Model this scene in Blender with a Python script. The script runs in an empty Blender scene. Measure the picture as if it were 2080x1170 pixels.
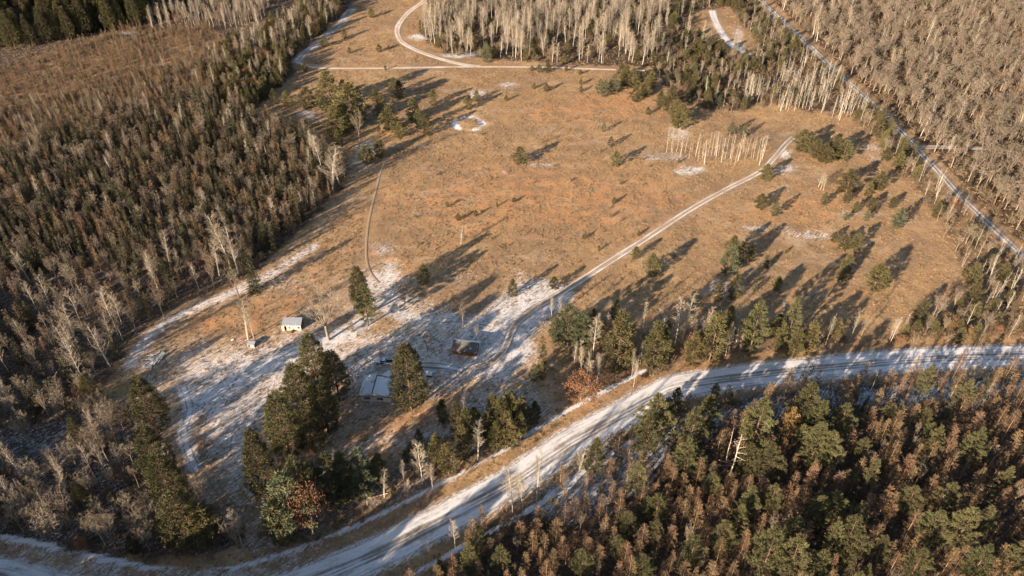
import bpy, math, random
import numpy as np
from mathutils import Vector, Matrix

# ------------------------------------------------------------------ camera, sky, sun, exposure
scene = bpy.context.scene
COL = scene.collection
CAMH = 160.0
FPX = 1600.0                      # focal length in pixels of the 2080 px wide photograph
PITCH = math.radians(38.66)
cam_data = bpy.data.cameras.new("camera"); cam = bpy.data.objects.new("camera", cam_data); COL.objects.link(cam)
cam.location = (0, 0, CAMH); cam.rotation_euler = (math.pi/2 - PITCH, 0, 0)
cam_data.sensor_width = 36; cam_data.lens = 36*FPX/2080; cam_data.clip_start = 1; cam_data.clip_end = 8000
scene.camera = cam

SUN_EL = math.radians(17.0); SUN_AZ = math.radians(42.0+180.0)     # compass bearing of the sun, from +Y clockwise
world = bpy.data.worlds.new("World"); scene.world = world; world.use_nodes = True
wn = world.node_tree
sky = wn.nodes.new('ShaderNodeTexSky'); sky.sky_type = 'NISHITA'; sky.sun_disc = False
sky.sun_elevation = SUN_EL; sky.sun_rotation = SUN_AZ
bg = wn.nodes['Background']; bg.inputs[1].default_value = 0.062
wn.links.new(sky.outputs[0], bg.inputs[0])
sun_data = bpy.data.lights.new("sun", 'SUN'); sun = bpy.data.objects.new("sun", sun_data); COL.objects.link(sun)
sun_data.energy = 5.0; sun_data.angle = math.radians(0.5); sun_data.color = (1.0, 0.79, 0.59)
sd = Vector((math.sin(SUN_AZ)*math.cos(SUN_EL), math.cos(SUN_AZ)*math.cos(SUN_EL), math.sin(SUN_EL)))
sun.rotation_euler = sd.to_track_quat('Z', 'Y').to_euler()
scene.view_settings.view_transform = 'Standard'; scene.view_settings.look = 'None'
scene.view_settings.exposure = 1.50; scene.view_settings.gamma = 1.0; scene.view_settings.use_curve_mapping = False

# ------------------------------------------------------------------ helpers
SP, CP = math.sin(PITCH), math.cos(PITCH)
def G(px, py, z=0.0):
    """ground point that stands at this place of the photograph"""
    a = (px-1040)/FPX; b = (585-py)/FPX
    dx, dy, dz = a, CP + b*SP, -SP + b*CP
    t = (z-CAMH)/dz
    return (dx*t, dy*t)
def GG(pts): return np.array([G(*p) for p in pts])
def proj(x, y, z=0.0):
    d = y*CP + (CAMH-z)*SP; v = y*SP - (CAMH-z)*CP
    return 1040 + FPX*x/d, 585 - FPX*v/d, d
def height_for(y, ty):
    k = (585-ty)/FPX
    return CAMH - y*(SP - k*CP)/(CP + k*SP)
def in_poly(P, poly):
    x, y = P[:, 0], P[:, 1]; r = np.zeros(len(P), bool); n = len(poly)
    for i in range(n):
        x1, y1 = poly[i]; x2, y2 = poly[(i+1) % n]
        if y1 == y2: continue
        c = ((y1 > y) != (y2 > y)) & (x < (x2-x1)*(y-y1)/(y2-y1)+x1)
        r ^= c
    return r
def line_dist(P, line, closed=False):
    d = np.full(len(P), 1e9); n = len(line)
    for i in range(n if closed else n-1):
        a = line[i]; b = line[(i+1) % n]; ab = b-a; L = (ab*ab).sum()+1e-9
        t = np.clip(((P-a)@ab)/L, 0, 1)
        q = a + t[:, None]*ab
        d = np.minimum(d, np.hypot(P[:, 0]-q[:, 0], P[:, 1]-q[:, 1]))
    return d
def smooth(line, step=2.0):
    """Catmull-Rom through the points, resampled"""
    P = np.array(line, float); P = np.vstack([2*P[0]-P[1], P, 2*P[-1]-P[-2]]); out = []
    for i in range(1, len(P)-2):
        n = max(2, int(np.hypot(*(P[i+1]-P[i]))/step))
        for k in range(n):
            t = k/n; a, b, c, d = P[i-1], P[i], P[i+1], P[i+2]
            out.append(.5*((2*b)+(c-a)*t+(2*a-5*b+4*c-d)*t*t+(3*b-a-3*c+d)*t**3))
    out.append(P[-2]); return np.array(out)
def vnoise(P, scale, seed):
    """cheap value noise, 0..1"""
    r = np.random.RandomState(seed); T = r.rand(256, 256)
    q = P/scale; i = np.floor(q).astype(int); f = q-i; f = f*f*(3-2*f)
    g = lambda a, b: T[(i[:, 0]+a) % 256, (i[:, 1]+b) % 256]
    return (g(0,0)*(1-f[:,0])+g(1,0)*f[:,0])*(1-f[:,1])+(g(0,1)*(1-f[:,0])+g(1,1)*f[:,0])*f[:,1]

def tag(o, label=None, cat=None, group=None, kind=None):
    if label: o['label'] = label
    if cat: o['category'] = cat
    if group: o['group'] = group
    if kind: o['kind'] = kind
    return o
def mesh_from(name, V, F, mats, midx=None, smooth_=False):
    """V (n,3); F list of (array of faces with the same corner count)"""
    me = bpy.data.meshes.new(name)
    V = np.asarray(V, np.float32); me.vertices.add(len(V)); me.vertices.foreach_set('co', V.ravel())
    F = [np.asarray(f, np.int32) for f in F if len(f)]
    loops = np.concatenate([f.ravel() for f in F]); tot = np.concatenate([np.full(len(f), f.shape[1]) for f in F])
    me.loops.add(len(loops)); me.loops.foreach_set('vertex_index', loops)
    st = np.concatenate([[0], np.cumsum(tot)[:-1]]).astype(np.int32)
    me.polygons.add(len(tot)); me.polygons.foreach_set('loop_start', st); me.polygons.foreach_set('loop_total', tot.astype(np.int32))
    if midx is not None: me.polygons.foreach_set('material_index', np.asarray(midx, np.int32))
    if smooth_: me.polygons.foreach_set('use_smooth', np.ones(len(tot), bool))
    for m in mats: me.materials.append(m)
    me.update(calc_edges=True); me.validate()
    return me
def link(name, me, parent=None, loc=None, rot=None):
    o = bpy.data.objects.new(name, me); COL.objects.link(o)
    if parent: o.parent = parent
    if loc is not None: o.location = loc
    if rot is not None: o.rotation_euler = rot
    return o
def empty(name, loc, rz=0.0, sc=(1,1,1)):
    o = bpy.data.objects.new(name, None); COL.objects.link(o); o.empty_display_size = .5
    o.location = loc; o.rotation_euler = (0, 0, rz); o.scale = sc; return o

# ------------------------------------------------------------------ materials
class NT:
    def __init__(s, name):
        s.m = bpy.data.materials.new(name); s.m.use_nodes = True; s.t = s.m.node_tree
        s.b = s.t.nodes['Principled BSDF']; s.b.inputs['Roughness'].default_value = .85
        s.b.inputs['Specular IOR Level'].default_value = .25
    def n(s, typ, **kw):
        o = s.t.nodes.new(typ)
        for k, v in kw.items(): setattr(o, k, v)
        return o
    def l(s, a, b): s.t.links.new(a, b)
    def val(s, sock, v):
        if hasattr(v, 'is_output') or isinstance(v, bpy.types.NodeSocket): s.l(v, sock)
        else: sock.default_value = v
    def math(s, op, a, b=0.0, c=None, clamp=False):
        o = s.n('ShaderNodeMath', operation=op, use_clamp=clamp); s.val(o.inputs[0], a); s.val(o.inputs[1], b)
        if c is not None: s.val(o.inputs[2], c)
        return o.outputs[0]
    def step(s, x, lo, hi):
        o = s.n('ShaderNodeMapRange', interpolation_type='SMOOTHSTEP'); s.val(o.inputs[0], x); s.val(o.inputs[1], lo); s.val(o.inputs[2], hi); return o.outputs[0]
    def mix(s, f, a, b):
        o = s.n('ShaderNodeMix', data_type='RGBA'); s.val(o.inputs[0], f)
        s.val(o.inputs[6], a if not isinstance(a, tuple) else (*a, 1)); s.val(o.inputs[7], b if not isinstance(b, tuple) else (*b, 1)); return o.outputs[2]
    def noise(s, vec, scale, detail=3, rough=.55, dist=0):
        o = s.n('ShaderNodeTexNoise'); o.inputs['Scale'].default_value = scale; o.inputs['Detail'].default_value = detail
        o.inputs['Roughness'].default_value = rough; o.inputs['Distortion'].default_value = dist
        if vec is not None: s.l(vec, o.inputs['Vector'])
        return o.outputs['Fac']
    def mapping(s, vec, scale=(1,1,1), rot=(0,0,0)):
        o = s.n('ShaderNodeMapping'); o.inputs['Scale'].default_value = scale; o.inputs['Rotation'].default_value = rot; s.l(vec, o.inputs['Vector']); return o.outputs[0]
    def attr(s, name): return s.n('ShaderNodeAttribute', attribute_name=name).outputs['Fac']
    def pos(s): return s.n('ShaderNodeNewGeometry').outputs['Position']
    def bump(s, h, strength=.5, dist=.1):
        o = s.n('ShaderNodeBump'); o.inputs['Strength'].default_value = strength; o.inputs['Distance'].default_value = dist
        s.l(h, o.inputs['Height']); s.l(o.outputs[0], s.b.inputs['Normal'])
    def col(s, c): s.val(s.b.inputs['Base Color'], c if not isinstance(c, tuple) else (*c, 1))

def leaf_mat(name, a, b, scale=.35, trans=0.0):
    """a and b: the two colours the plant varies between, from plant to plant and from clump to clump"""
    t = NT(name); oi = t.n('ShaderNodeObjectInfo').outputs['Random']
    tc = t.n('ShaderNodeTexCoord').outputs['Object']
    n1 = t.noise(tc, scale, 2); n2 = t.noise(tc, 3.0, 2)
    f = t.math('ADD', t.math('MULTIPLY', oi, .5), t.math('MULTIPLY', t.step(n1, .3, .7), .5))
    c = t.mix(f, a, b)
    hsv = t.n('ShaderNodeHueSaturation'); t.l(c, hsv.inputs['Color'])
    oi2 = t.math('FRACT', t.math('MULTIPLY', oi, 17.3)); t.l(t.math('MULTIPLY', t.math('ADD', .65, t.math('MULTIPLY', n2, .7)), t.math('ADD', .72, t.math('MULTIPLY', t.math('FRACT', t.math('MULTIPLY', oi, 31.7)), .5))), hsv.inputs['Value'])
    t.l(t.math('ADD', .485, t.math('MULTIPLY', oi2, .03)), hsv.inputs['Hue'])
    t.col(hsv.outputs[0]); t.b.inputs['Roughness'].default_value = .7
    return t.m
def bark_mat(name, a, b, scale=4.0, zs=.25, thr=(.45,.6)):
    t = NT(name); tc = t.n('ShaderNodeTexCoord').outputs['Object']
    n = t.noise(t.mapping(tc, (1,1,zs)), scale, 3)
    t.col(t.mix(t.step(n, *thr), a, b)); return t.m
def plain_mat(name, c, rough=.8, metal=0, var=.25, scale=2.0):
    t = NT(name); tc = t.n('ShaderNodeTexCoord').outputs['Object']; n = t.noise(tc, scale, 4)
    t.col(t.mix(n, tuple(x*(1-var) for x in c), tuple(min(1, x*(1+var)) for x in c)))
    t.b.inputs['Roughness'].default_value = rough; t.b.inputs['Metallic'].default_value = metal; return t.m

M = {}
M['pine'] = leaf_mat('pine_needles', (.085,.085,.037), (.13,.124,.053))
M['bluepine'] = leaf_mat('blue_green_needles', (.072,.085,.047), (.11,.122,.062))
M['dense'] = leaf_mat('dense_pine_needles', (.062,.060,.026), (.10,.092,.036))
M['young'] = leaf_mat('young_pine_needles', (.080,.074,.031), (.125,.110,.042))
M['spruce'] = leaf_mat('spruce_needles', (.045,.046,.024), (.092,.078,.042))
M['yellowpine'] = leaf_mat('yellowing_needles', (.22,.16,.05), (.30,.20,.07))
M['larch'] = leaf_mat('bare_larch_twigs', (.140,.095,.055), (.215,.138,.075))
M['birchtwig'] = leaf_mat('birch_twigs', (.24,.195,.145), (.35,.29,.21))
M['hardtwig'] = leaf_mat('grey_twigs', (.165,.135,.10), (.28,.228,.165))
M['oak'] = leaf_mat('brown_oak_leaves', (.17,.098,.05), (.235,.13,.062))
M['shrub'] = leaf_mat('shrub_twigs', (.12,.082,.05), (.20,.135,.075))
M['dryg'] = leaf_mat('dry_grass_blades', (.27,.185,.105), (.40,.275,.15))
M['birchbark'] = bark_mat('birch_bark', (.52,.475,.40), (.15,.125,.10), 3.0, 3.0, (.60,.72))
M['greybark'] = bark_mat('grey_bark', (.27,.22,.165), (.16,.125,.09))
M['pinebark'] = bark_mat('pine_bark', (.17,.11,.07), (.08,.055,.04))
M['larchbark'] = bark_mat('larch_bark', (.30,.21,.14), (.17,.115,.075))
M['deadwood'] = bark_mat('bleached_dead_wood', (.58,.49,.38), (.38,.30,.22))

# ------------------------------------------------------------------ tree shapes
class TM:
    """collects tubes (trunk, limbs) and cards (twigs, needle tufts)"""
    def __init__(s, seed): s.r = np.random.RandomState(seed); s.TV=[]; s.TF=[]; s.tn=0; s.CV=[]; s.cn=0
    def tube(s, pts, r0, r1, sides=5):
        pts = np.asarray(pts, float); n = len(pts); rad = np.linspace(r0, r1, n)
        d = np.gradient(pts, axis=0); d /= np.linalg.norm(d, axis=1)[:, None]+1e-9
        ref = np.array([1,0,0]) if abs(d[0][0]) < .8 else np.array([0,1,0])
        u = np.cross(d, ref); u /= np.linalg.norm(u, axis=1)[:, None]; w = np.cross(d, u)
        a = np.linspace(0, 2*math.pi, sides, endpoint=False)
        V = pts[:, None]+rad[:, None, None]*(np.cos(a)[None,:,None]*u[:, None]+np.sin(a)[None,:,None]*w[:, None])
        i = np.arange(n-1)[:, None]*sides; j = np.arange(sides)[None]; k = (j+1) % sides
        F = np.stack([i+j, i+k, i+sides+k, i+sides+j], -1).reshape(-1, 4)+s.tn
        s.TV.append(V.reshape(-1, 3)); s.TF.append(F); s.tn += n*sides
    def cards(s, c, d, L, W):
        """thin kite shaped blades: base c, direction d, length L, width W"""
        c = np.asarray(c, float); d = np.asarray(d, float); n = len(c)
        d = d/(np.linalg.norm(d, axis=1)[:, None]+1e-9)
        w = np.cross(d, s.r.normal(size=(n, 3))); w /= np.linalg.norm(w, axis=1)[:, None]+1e-9
        L = np.broadcast_to(np.asarray(L, float), (n,))[:, None]; W = np.broadcast_to(np.asarray(W, float), (n,))[:, None]
        m = c+d*L*.45
        V = np.stack([c, m+w*W*.5, c+d*L, m-w*W*.5], 1); s.CV.append(V.reshape(-1, 3)); s.cn += n
    def build(s, name, tm, cm):
        tr = mesh_from(name+'_trunk', np.vstack(s.TV), [np.vstack(s.TF)], [tm], smooth_=True)
        CV = np.vstack(s.CV); F = np.arange(len(CV)).reshape(-1, 4)
        cr = mesh_from(name+'_crown', CV, [F], [cm])
        V = np.vstack(s.TV+[CV]); F1 = np.vstack(s.TF); F2 = F+s.tn
        al = mesh_from(name+'_whole', V, [np.vstack([F1, F2])], [tm, cm], np.r_[np.zeros(len(F1)), np.ones(len(F2))])
        return tr, cr, al
def stem(r, h, lean=.02, n=7, base=(0,0,0)):
    t = np.linspace(0, 1, n); w = np.cumsum(r.normal(size=(n, 2))*lean*h/n, axis=0); w[0] = 0
    return np.c_[w+np.array(base[:2]), t*h+base[2]]
def along(P, z):
    return np.array([np.interp(z, P[:, 2], P[:, 0]), np.interp(z, P[:, 2], P[:, 1]), z])

def gen_pine(seed, H=18, Wd=9.5, z0=.22, whorls=12, dens=24, cl=4.6, tip=.55, up=.30, irr=.5, card=(.52,.11)):
    s = TM(seed); r = s.r; P = stem(r, H); s.tube(P, H*.014, .05, 6)
    C = []; D = []
    for wI in range(whorls):
        t = wI/(whorls-1); z = H*(z0+(1-z0)*t**.92*.985); nb = r.randint(4, 7)
        prof = min(1, 1.45*(1-t)+.10)**.9*min(1, .62+1.6*t)
        ph = r.rand()*6.28
        for b in range(nb):
            a = ph+b*6.283/nb+r.normal()*.25; L = Wd/2*prof*(1-irr*r.rand()**1.3)
            if r.rand() < .06 and t < .6: continue
            o = along(P, z); dr = np.array([math.cos(a), math.sin(a), up*(.3+t)+r.normal()*.10])
            mid = o+dr*L*.55-np.array([0,0,.04*L]); end = o+dr*L+np.array([0,0,.10*L])
            s.tube([o, mid, end], .05+.01*L, .02, 3)
            nc = max(2, int(cl*L/3.0+1)); side = np.array([-math.sin(a), math.cos(a), 0])
            for k in range(nc):
                f = .40+.62*(k+r.rand()*.6)/nc; base = o+dr*L*f+np.array([0,0,.10*L*f*f-.02*L])
                m = 1 if f < .5 else 2
                for _ in range(m):
                    q = base+side*r.normal()*.15*L*f+np.array([0,0,r.normal()*.09])
                    n = dens; dv = dr*.8+np.array([0,0,.5])+r.normal(size=(n, 3))*.62
                    C.append(q+r.normal(size=(n, 3))*.13); D.append(dv)
    n = dens*3; C.append(along(P, H*.97)+r.normal(size=(n,3))*.22); D.append(np.array([0,0,1])+r.normal(size=(n,3))*.5)
    C = np.vstack(C); D = np.vstack(D); s.cards(C, D, card[0]*(.7+.6*r.rand(len(C))), card[1]); return s
def gen_dense(seed, H=22, Wd=10, z0=.10, N=15000, card=(.5,.15)):
    """dense cone of short tufts with lumps and holes"""
    s = TM(seed); r = s.r; P = stem(r, H, .01); s.tube(P, H*.015, .05, 6)
    nb = 170; C = []; D = []
    for b in range(nb):
        t = (b+r.rand())/nb; t = t**.95; z = H*(z0+(1-z0)*t*.98); a = b*2.399+r.normal()*.3
        prof = (1-t)**.62*min(1, .55+2.2*t); L = Wd/2*prof*(.74+.34*r.rand())+.25
        o = along(P, z); dr = np.array([math.cos(a), math.sin(a), .12+.5*t+r.normal()*.1])
        s.tube([o, o+dr*L*.9], .06, .02, 3); side = np.array([-math.sin(a), math.cos(a), 0])
        n = int(N/nb*(.35+1.1*prof)); nt = max(3, n//14)
        f = .45+.55*r.rand(nt)**.6
        q = o+dr*L*f[:, None]+side*(r.normal(size=(nt,1))*.20*L)+np.array([0,0,1])*(r.normal(size=(nt,1))*.35)
        q = np.repeat(q, 14, 0)+r.normal(size=(nt*14, 3))*.20
        C.append(q); D.append(dr+np.array([0,0,.35])+r.normal(size=(nt*14, 3))*.75)
    C = np.vstack(C); D = np.vstack(D); s.cards(C, D, card[0]*(.6+.7*r.rand(len(C))), card[1]); return s
def gen_spruce(seed, H=13, Wd=3.2, z0=.06, layers=26):
    s = TM(seed); r = s.r; P = stem(r, H, .01); s.tube(P, .13, .03, 5); C = []; D = []
    for i in range(layers):
        t = i/(layers-1); z = H*(z0+(1-z0)*t*.985); nb = 7
        for b in range(nb):
            a = r.rand()*6.28; L = Wd/2*((1-t)**.8)*(.6+.55*r.rand())+.12; o = along(P, z)
            dr = np.array([math.cos(a), math.sin(a), -.28+.5*t])
            n = int(5+9*(1-t)); f = r.rand(n, 1)**.7
            C.append(o+dr*L*f+r.normal(size=(n,3))*.10); D.append(dr+np.array([0,0,-.15])+r.normal(size=(n,3))*.5)
    n = 14; C.append(along(P, H*.94)+r.normal(size=(n,3))*.05); D.append(np.array([0,0,1.2])+r.normal(size=(n,3))*.3)
    C = np.vstack(C); D = np.vstack(D); s.cards(C, D, .55*(.6+.7*r.rand(len(C))), .17); return s
def gen_larch(seed, H=12, Wd=3.6, z0=.16, nb=70):
    s = TM(seed); r = s.r; P = stem(r, H, .02); s.tube(P, .13, .03, 5); C = []; D = []; Lc = []; Wc = []
    for b in range(nb):
        t = (b+r.rand())/nb; z = H*(z0+(1-z0)*t*.98); a = r.rand()*6.28; L = Wd/2*((1-t)**.75*min(1,.6+1.5*t))*(.65+.5*r.rand())+.15
        o = along(P, z); dr = np.array([math.cos(a), math.sin(a), .18+.5*t])
        C.append(o[None]); D.append(dr[None]); Lc.append([L]); Wc.append([.07])
        n = int(6+16*L/1.8); f = .2+.8*r.rand(n,1)
        C.append(o+dr*L*f); D.append(dr*.7+r.normal(size=(n,3))*.55+np.array([0,0,.12])); Lc.append(.28+.5*r.rand(n)); Wc.append(np.full(n,.075))
    s.cards(np.vstack(C), np.vstack(D), np.concatenate(Lc), np.concatenate(Wc)); return s
def limbs(s, P, z0, H, nb, spread, upness, Lm, tw, twl, tww, lw=.05, top=1.0, shape=1.0):
    """bare branches leaving a stem, each with a spray of twigs"""
    r = s.r; C = []; D = []; Lc = []; Wc = []
    for b in range(nb):
        t = (b+r.rand())/nb; z = P[0][2]+(P[-1][2]-P[0][2])*(z0+(1-z0)*t*.97); a = b*2.4+r.normal()*.5
        L = Lm*(1-.62*t**shape)*(.6+.6*r.rand()); o = along(P, z)
        dr = np.array([math.cos(a)*spread, math.sin(a)*spread, upness*(.7+.6*r.rand())]); dr /= np.linalg.norm(dr)
        bend = np.array([0,0,.18*L]); k1 = o+dr*L*.5; k2 = o+dr*L+bend
        s.tube([o, k1, k2], lw*(.5+.5*(1-t)), .018, 3)
        n = tw; f = .25+.75*r.rand(n,1)
        q = o+dr*L*f+bend*f*f; dv = dr+r.normal(size=(n,3))*.5+np.array([0,0,.25])
        C.append(q); D.append(dv); l = twl*(.5+.9*r.rand(n)); Lc.append(l); Wc.append(np.full(n, tww))
        dn = dv/np.linalg.norm(dv,axis=1)[:,None]; m = n*2; q2 = np.repeat(q+dn*(l*.55)[:,None], 2, 0)
        C.append(q2); D.append(np.repeat(dn,2,0)+r.normal(size=(m,3))*.5); Lc.append(twl*.55*(.5+.8*r.rand(m))); Wc.append(np.full(m, tww*.75))
    s.cards(np.vstack(C), np.vstack(D), np.concatenate(Lc), np.concatenate(Wc))
def gen_birch(seed, H=16, stems=1, Wd=5.0, tw=15, tww=.05, lb=None, tr=1.0):
    s = TM(seed); r = s.r
    for k in range(stems):
        h = H*(1-.2*r.rand()*(k>0)); a = r.rand()*6.28; P = stem(r, h, .03)
        P[:, 0] += math.cos(a)*np.linspace(.15, 1, 7)**1.3*(stems>1)*h*.10; P[:, 1] += math.sin(a)*np.linspace(.15, 1, 7)**1.3*(stems>1)*h*.10
        s.tube(P, (.06+.0042*h)*tr, .03*tr, 5)
        limbs(s, P, .32, h, lb or (26 if stems == 1 else 18), .75, .85, Wd/2*1.15, tw, 1.0, tww, .045*tr)
    return s
def gen_hard(seed, H=14, Wd=8, tw=13, nl=6, tww=.05, z0=.28):
    s = TM(seed); r = s.r; fork = H*(z0+.1*r.rand()); P = stem(r, fork, .03, 4); s.tube(P, .02*H, .014*H, 6)
    for k in range(nl):
        a = k*6.283/nl+r.normal()*.3; out = Wd/2*(.35+.45*r.rand()); n = 6; t = np.linspace(0,1,n)
        z = fork*(.75+.25*r.rand()); zt = H*(.75+.22*r.rand())
        Q = np.c_[P[-1][0]*1+math.cos(a)*out*t**.85, P[-1][1]+math.sin(a)*out*t**.85, z+(zt-z)*t]+r.normal(size=(n,3))*.10*(t[:,None])
        s.tube(Q, .0075*H, .03, 4)
        limbs(s, Q, .25, H, 8, .8, .55, Wd*.27, tw, .95, tww, .05)
    return s
def gen_oak(seed, H=7, Wd=7):
    s = gen_hard(seed, H, Wd*.9, 4, 5); r = s.r; n = 110; th = r.rand(n)*6.28; u = r.rand(n); R = Wd/2*(.45+.55*r.rand(n))
    z = H*(.30+.62*u); k = np.sqrt(np.clip(1-((u-.4)/.68)**2, .05, 1)); c = np.c_[np.cos(th)*R*k, np.sin(th)*R*k, z]
    q = np.repeat(c, 26, 0)+r.normal(size=(n*26,3))*.32; s.cards(q, r.normal(size=(len(q),3)), .26, .19); return s
def gen_shrub(seed, H=2.2, Wd=3.0, N=26, tw=9, tww=.05):
    s = TM(seed); r = s.r; C=[];D=[];L=[];W=[]
    for i in range(N):
        a = r.rand()*6.28; o = np.array([r.normal()*.25, r.normal()*.25, 0]); k = r.rand()
        d = np.array([math.cos(a)*k*Wd/2, math.sin(a)*k*Wd/2, H*(.55+.45*r.rand())]); s.tube([o, o+d*.5, o+d], .03, .012, 3)
        f = .3+.7*r.rand(tw,1); C.append(o+d*f); D.append(d/np.linalg.norm(d)+r.normal(size=(tw,3))*.55); L.append(.35+.45*r.rand(tw)); W.append(np.full(tw, tww))
    s.cards(np.vstack(C),np.vstack(D),np.concatenate(L),np.concatenate(W)); return s
def gen_dead(seed, H=11, nb=16, Lm=2.0):
    s = TM(seed); r = s.r; P = stem(r, H, .03); s.tube(P, .20, .05, 5); C=[];D=[];L=[]
    for b in range(nb):
        t = .25+.7*b/nb; a = r.rand()*6.28; l = Lm*(1.1-t)*(.5+.8*r.rand())+.3; o = along(P, H*t)
        d = np.array([math.cos(a), math.sin(a), .25+r.normal()*.15]); s.tube([o, o+d*l*.5, o+d*l+np.array([0,0,-.1])], .06, .02, 3)
        C.append(o+d*l*r.rand(5,1)); D.append(d+r.normal(size=(5,3))*.6); L.append(.4*r.rand(5)+.25)
    s.cards(np.vstack(C),np.vstack(D),np.concatenate(L),.05); return s

# kind -> (list of (trunk mesh, crown mesh, whole mesh), design height, category)
K = {}
def reg(kind, H, cat, tm, cm, gens):
    K[kind] = ([g.build(kind, M[tm], M[cm]) for g in gens], H, cat)
reg('white_pine', 18, 'pine tree', 'pinebark', 'pine', [gen_pine(1), gen_pine(2, z0=.15, whorls=14), gen_pine(3, Wd=10, irr=.5, z0=.3), gen_pine(4, Wd=8, whorls=12, z0=.2)])
reg('blue_pine', 12, 'pine tree', 'pinebark', 'bluepine', [gen_pine(5, H=12, Wd=8, z0=.04, whorls=11, dens=16, irr=.2), gen_pine(6, H=12, Wd=7.5, z0=.05, whorls=12, dens=16, irr=.25)])
reg('yellowing_pine', 16, 'pine tree', 'pinebark', 'yellowpine', [gen_pine(7, H=16, Wd=7, z0=.35, whorls=9, dens=9, irr=.5)])
reg('dense_pine', 22, 'pine tree', 'pinebark', 'dense', [gen_dense(11), gen_dense(12, Wd=11, z0=.14), gen_dense(13, Wd=9)])
reg('young_pine', 7, 'young pine', 'pinebark', 'young', [gen_pine(21, H=7, Wd=4.2, z0=.03, whorls=11, dens=18, cl=5, irr=.4, card=(.36,.085)), gen_pine(22, H=7, Wd=4.6, z0=.05, whorls=10, dens=18, irr=.5, card=(.36,.085)), gen_pine(23, H=7, Wd=3.6, z0=.03, whorls=12, dens=16, card=(.34,.085))])
reg('spruce_tree', 13, 'spruce tree', 'pinebark', 'spruce', [gen_spruce(31), gen_spruce(32, Wd=2.7), gen_spruce(33, Wd=4.0, layers=22)])
reg('larch_tree', 12, 'larch tree', 'larchbark', 'larch', [gen_larch(41), gen_larch(42, Wd=3.0, nb=60), gen_larch(43, Wd=4.3, nb=80)])
reg('birch_tree', 16, 'birch tree', 'birchbark', 'birchtwig', [gen_birch(51), gen_birch(52, stems=2), gen_birch(53, Wd=5.2), gen_birch(54, stems=3, tw=11)])
reg('slender_birch', 10, 'birch tree', 'birchbark', 'birchtwig', [gen_birch(151, H=10, Wd=2.6, tw=3, tww=.03, lb=11, tr=.7), gen_birch(152, H=10, stems=2, Wd=2.4, tw=3, tww=.03, lb=8, tr=.7), gen_birch(153, H=10, stems=3, Wd=2.6, tw=2, tww=.03, lb=8, tr=.6), gen_birch(154, H=7, Wd=2.2, tw=3, tww=.03, lb=9, tr=.6)])
reg('bare_hardwood_tree', 14, 'bare tree', 'greybark', 'hardtwig', [gen_hard(61), gen_hard(62, Wd=7, nl=5), gen_hard(63, Wd=9, nl=7), gen_hard(64, Wd=6, nl=4, z0=.4)])
reg('oak_tree', 7, 'oak tree', 'greybark', 'oak', [gen_oak(71), gen_oak(72, Wd=6)])
reg('shrub', 2.2, 'shrub', 'greybark', 'shrub', [gen_shrub(81), gen_shrub(82, Wd=3.6, N=30), gen_shrub(83, H=2.6, Wd=2.4)])
reg('dead_tree', 11, 'dead tree', 'deadwood', 'deadwood', [gen_dead(91), gen_dead(92, nb=22, Lm=2.8), gen_dead(93, nb=7, Lm=1.2)])
# ------------------------------------------------------------------ roads and tracks (photograph places -> metres on the ground)
ROADS = {
 'gravel_road': (8.6, [(-700,1000),(-300,1118),(0,1172),(130,1204),(300,1236),(460,1232),(610,1188),(768,1122),(905,1052),(1042,978),(1110,932),(1179,888),(1281,832),(1330,806),(1384,783),(1551,759),(1722,742),(1893,728),(2080,723),(2300,727),(2800,760)]),
 'field_track': (3.0, [(940,752),(990,738),(1022,712),(1034,685),(1050,655),(1090,624),(1124,605),(1185,566),(1247,526),(1322,478),(1400,427),(1480,382),(1545,348),(1575,318),(1597,292),(1612,278)]),
 'yard_track': (3.2, [(800,742),(860,742),(905,745),(940,752)]),
 'cross_track': (2.0, [(596,124),(618,131),(650,138),(760,138.5),(860,137),(950,135.5),(1110,136.5),(1200,140),(1310,143)]),
 'loop_track': (3.4, [(885,-40),(862,0),(830,25),(808,55),(812,80),(835,97),(880,115),(935,130),(975,135)]),
 'forest_road': (4.6, [(1440,-120),(1500,-50),(1545,0),(1600,52),(1660,108),(1700,148),(1750,190),(1810,247),(1860,300),(1905,348),(1950,398),(2000,447),(2050,494),(2090,530),(2200,620),(2300,690)]),
 'side_track': (3.5, [(1862,299),(1905,299),(1960,300),(2010,303)]),
 'clearing_track': (4.0, [(1447,22),(1452,40),(1463,62),(1483,88),(1522,112)]),
 'snowy_path': (3.6, [(603,124),(618,108),(645,88),(668,66),(690,50),(700,36),(712,20)]),
 'footpath': (.9, [(782,328),(772,352),(764,385),(754,425),(746,470),(744,520),(752,552),(770,575)]),
}
RW = {k: (w, smooth(GG(p), 1.5)) for k, (w, p) in ROADS.items()}

# ------------------------------------------------------------------ ground sheet
def axis(a, b, step, far):
    core = np.arange(a, b+1e-6, step); ext = []; d = step; v = b
    while v < far: d *= 1.35; v += d; ext.append(v)
    lo = []; d = step; v = a
    while v > -far: d *= 1.35; v -= d; lo.append(v)
    return np.r_[lo[::-1], core, ext]
xs = axis(-330, 380, 1.0, 3500); ys = axis(50, 525, 1.0, 3500)
XX, YY = np.meshgrid(xs, ys); GP = np.c_[XX.ravel(), YY.ravel()]
NG = len(GP)
inner = (GP[:,0] > -345) & (GP[:,0] < 375) & (GP[:,1] > 45) & (GP[:,1] < 535)
IP = GP[inner]
rd = {}
for k, (w, ln) in RW.items():
    d = np.full(NG, 999.0); d[inner] = line_dist(IP, ln[::2] if len(ln) > 60 else ln); rd[k] = d
flat = np.ones(NG)
for k, (w, _) in RW.items(): flat = np.minimum(flat, np.clip((rd[k]-w/2-1.2)/3, 0, 1))
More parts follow.
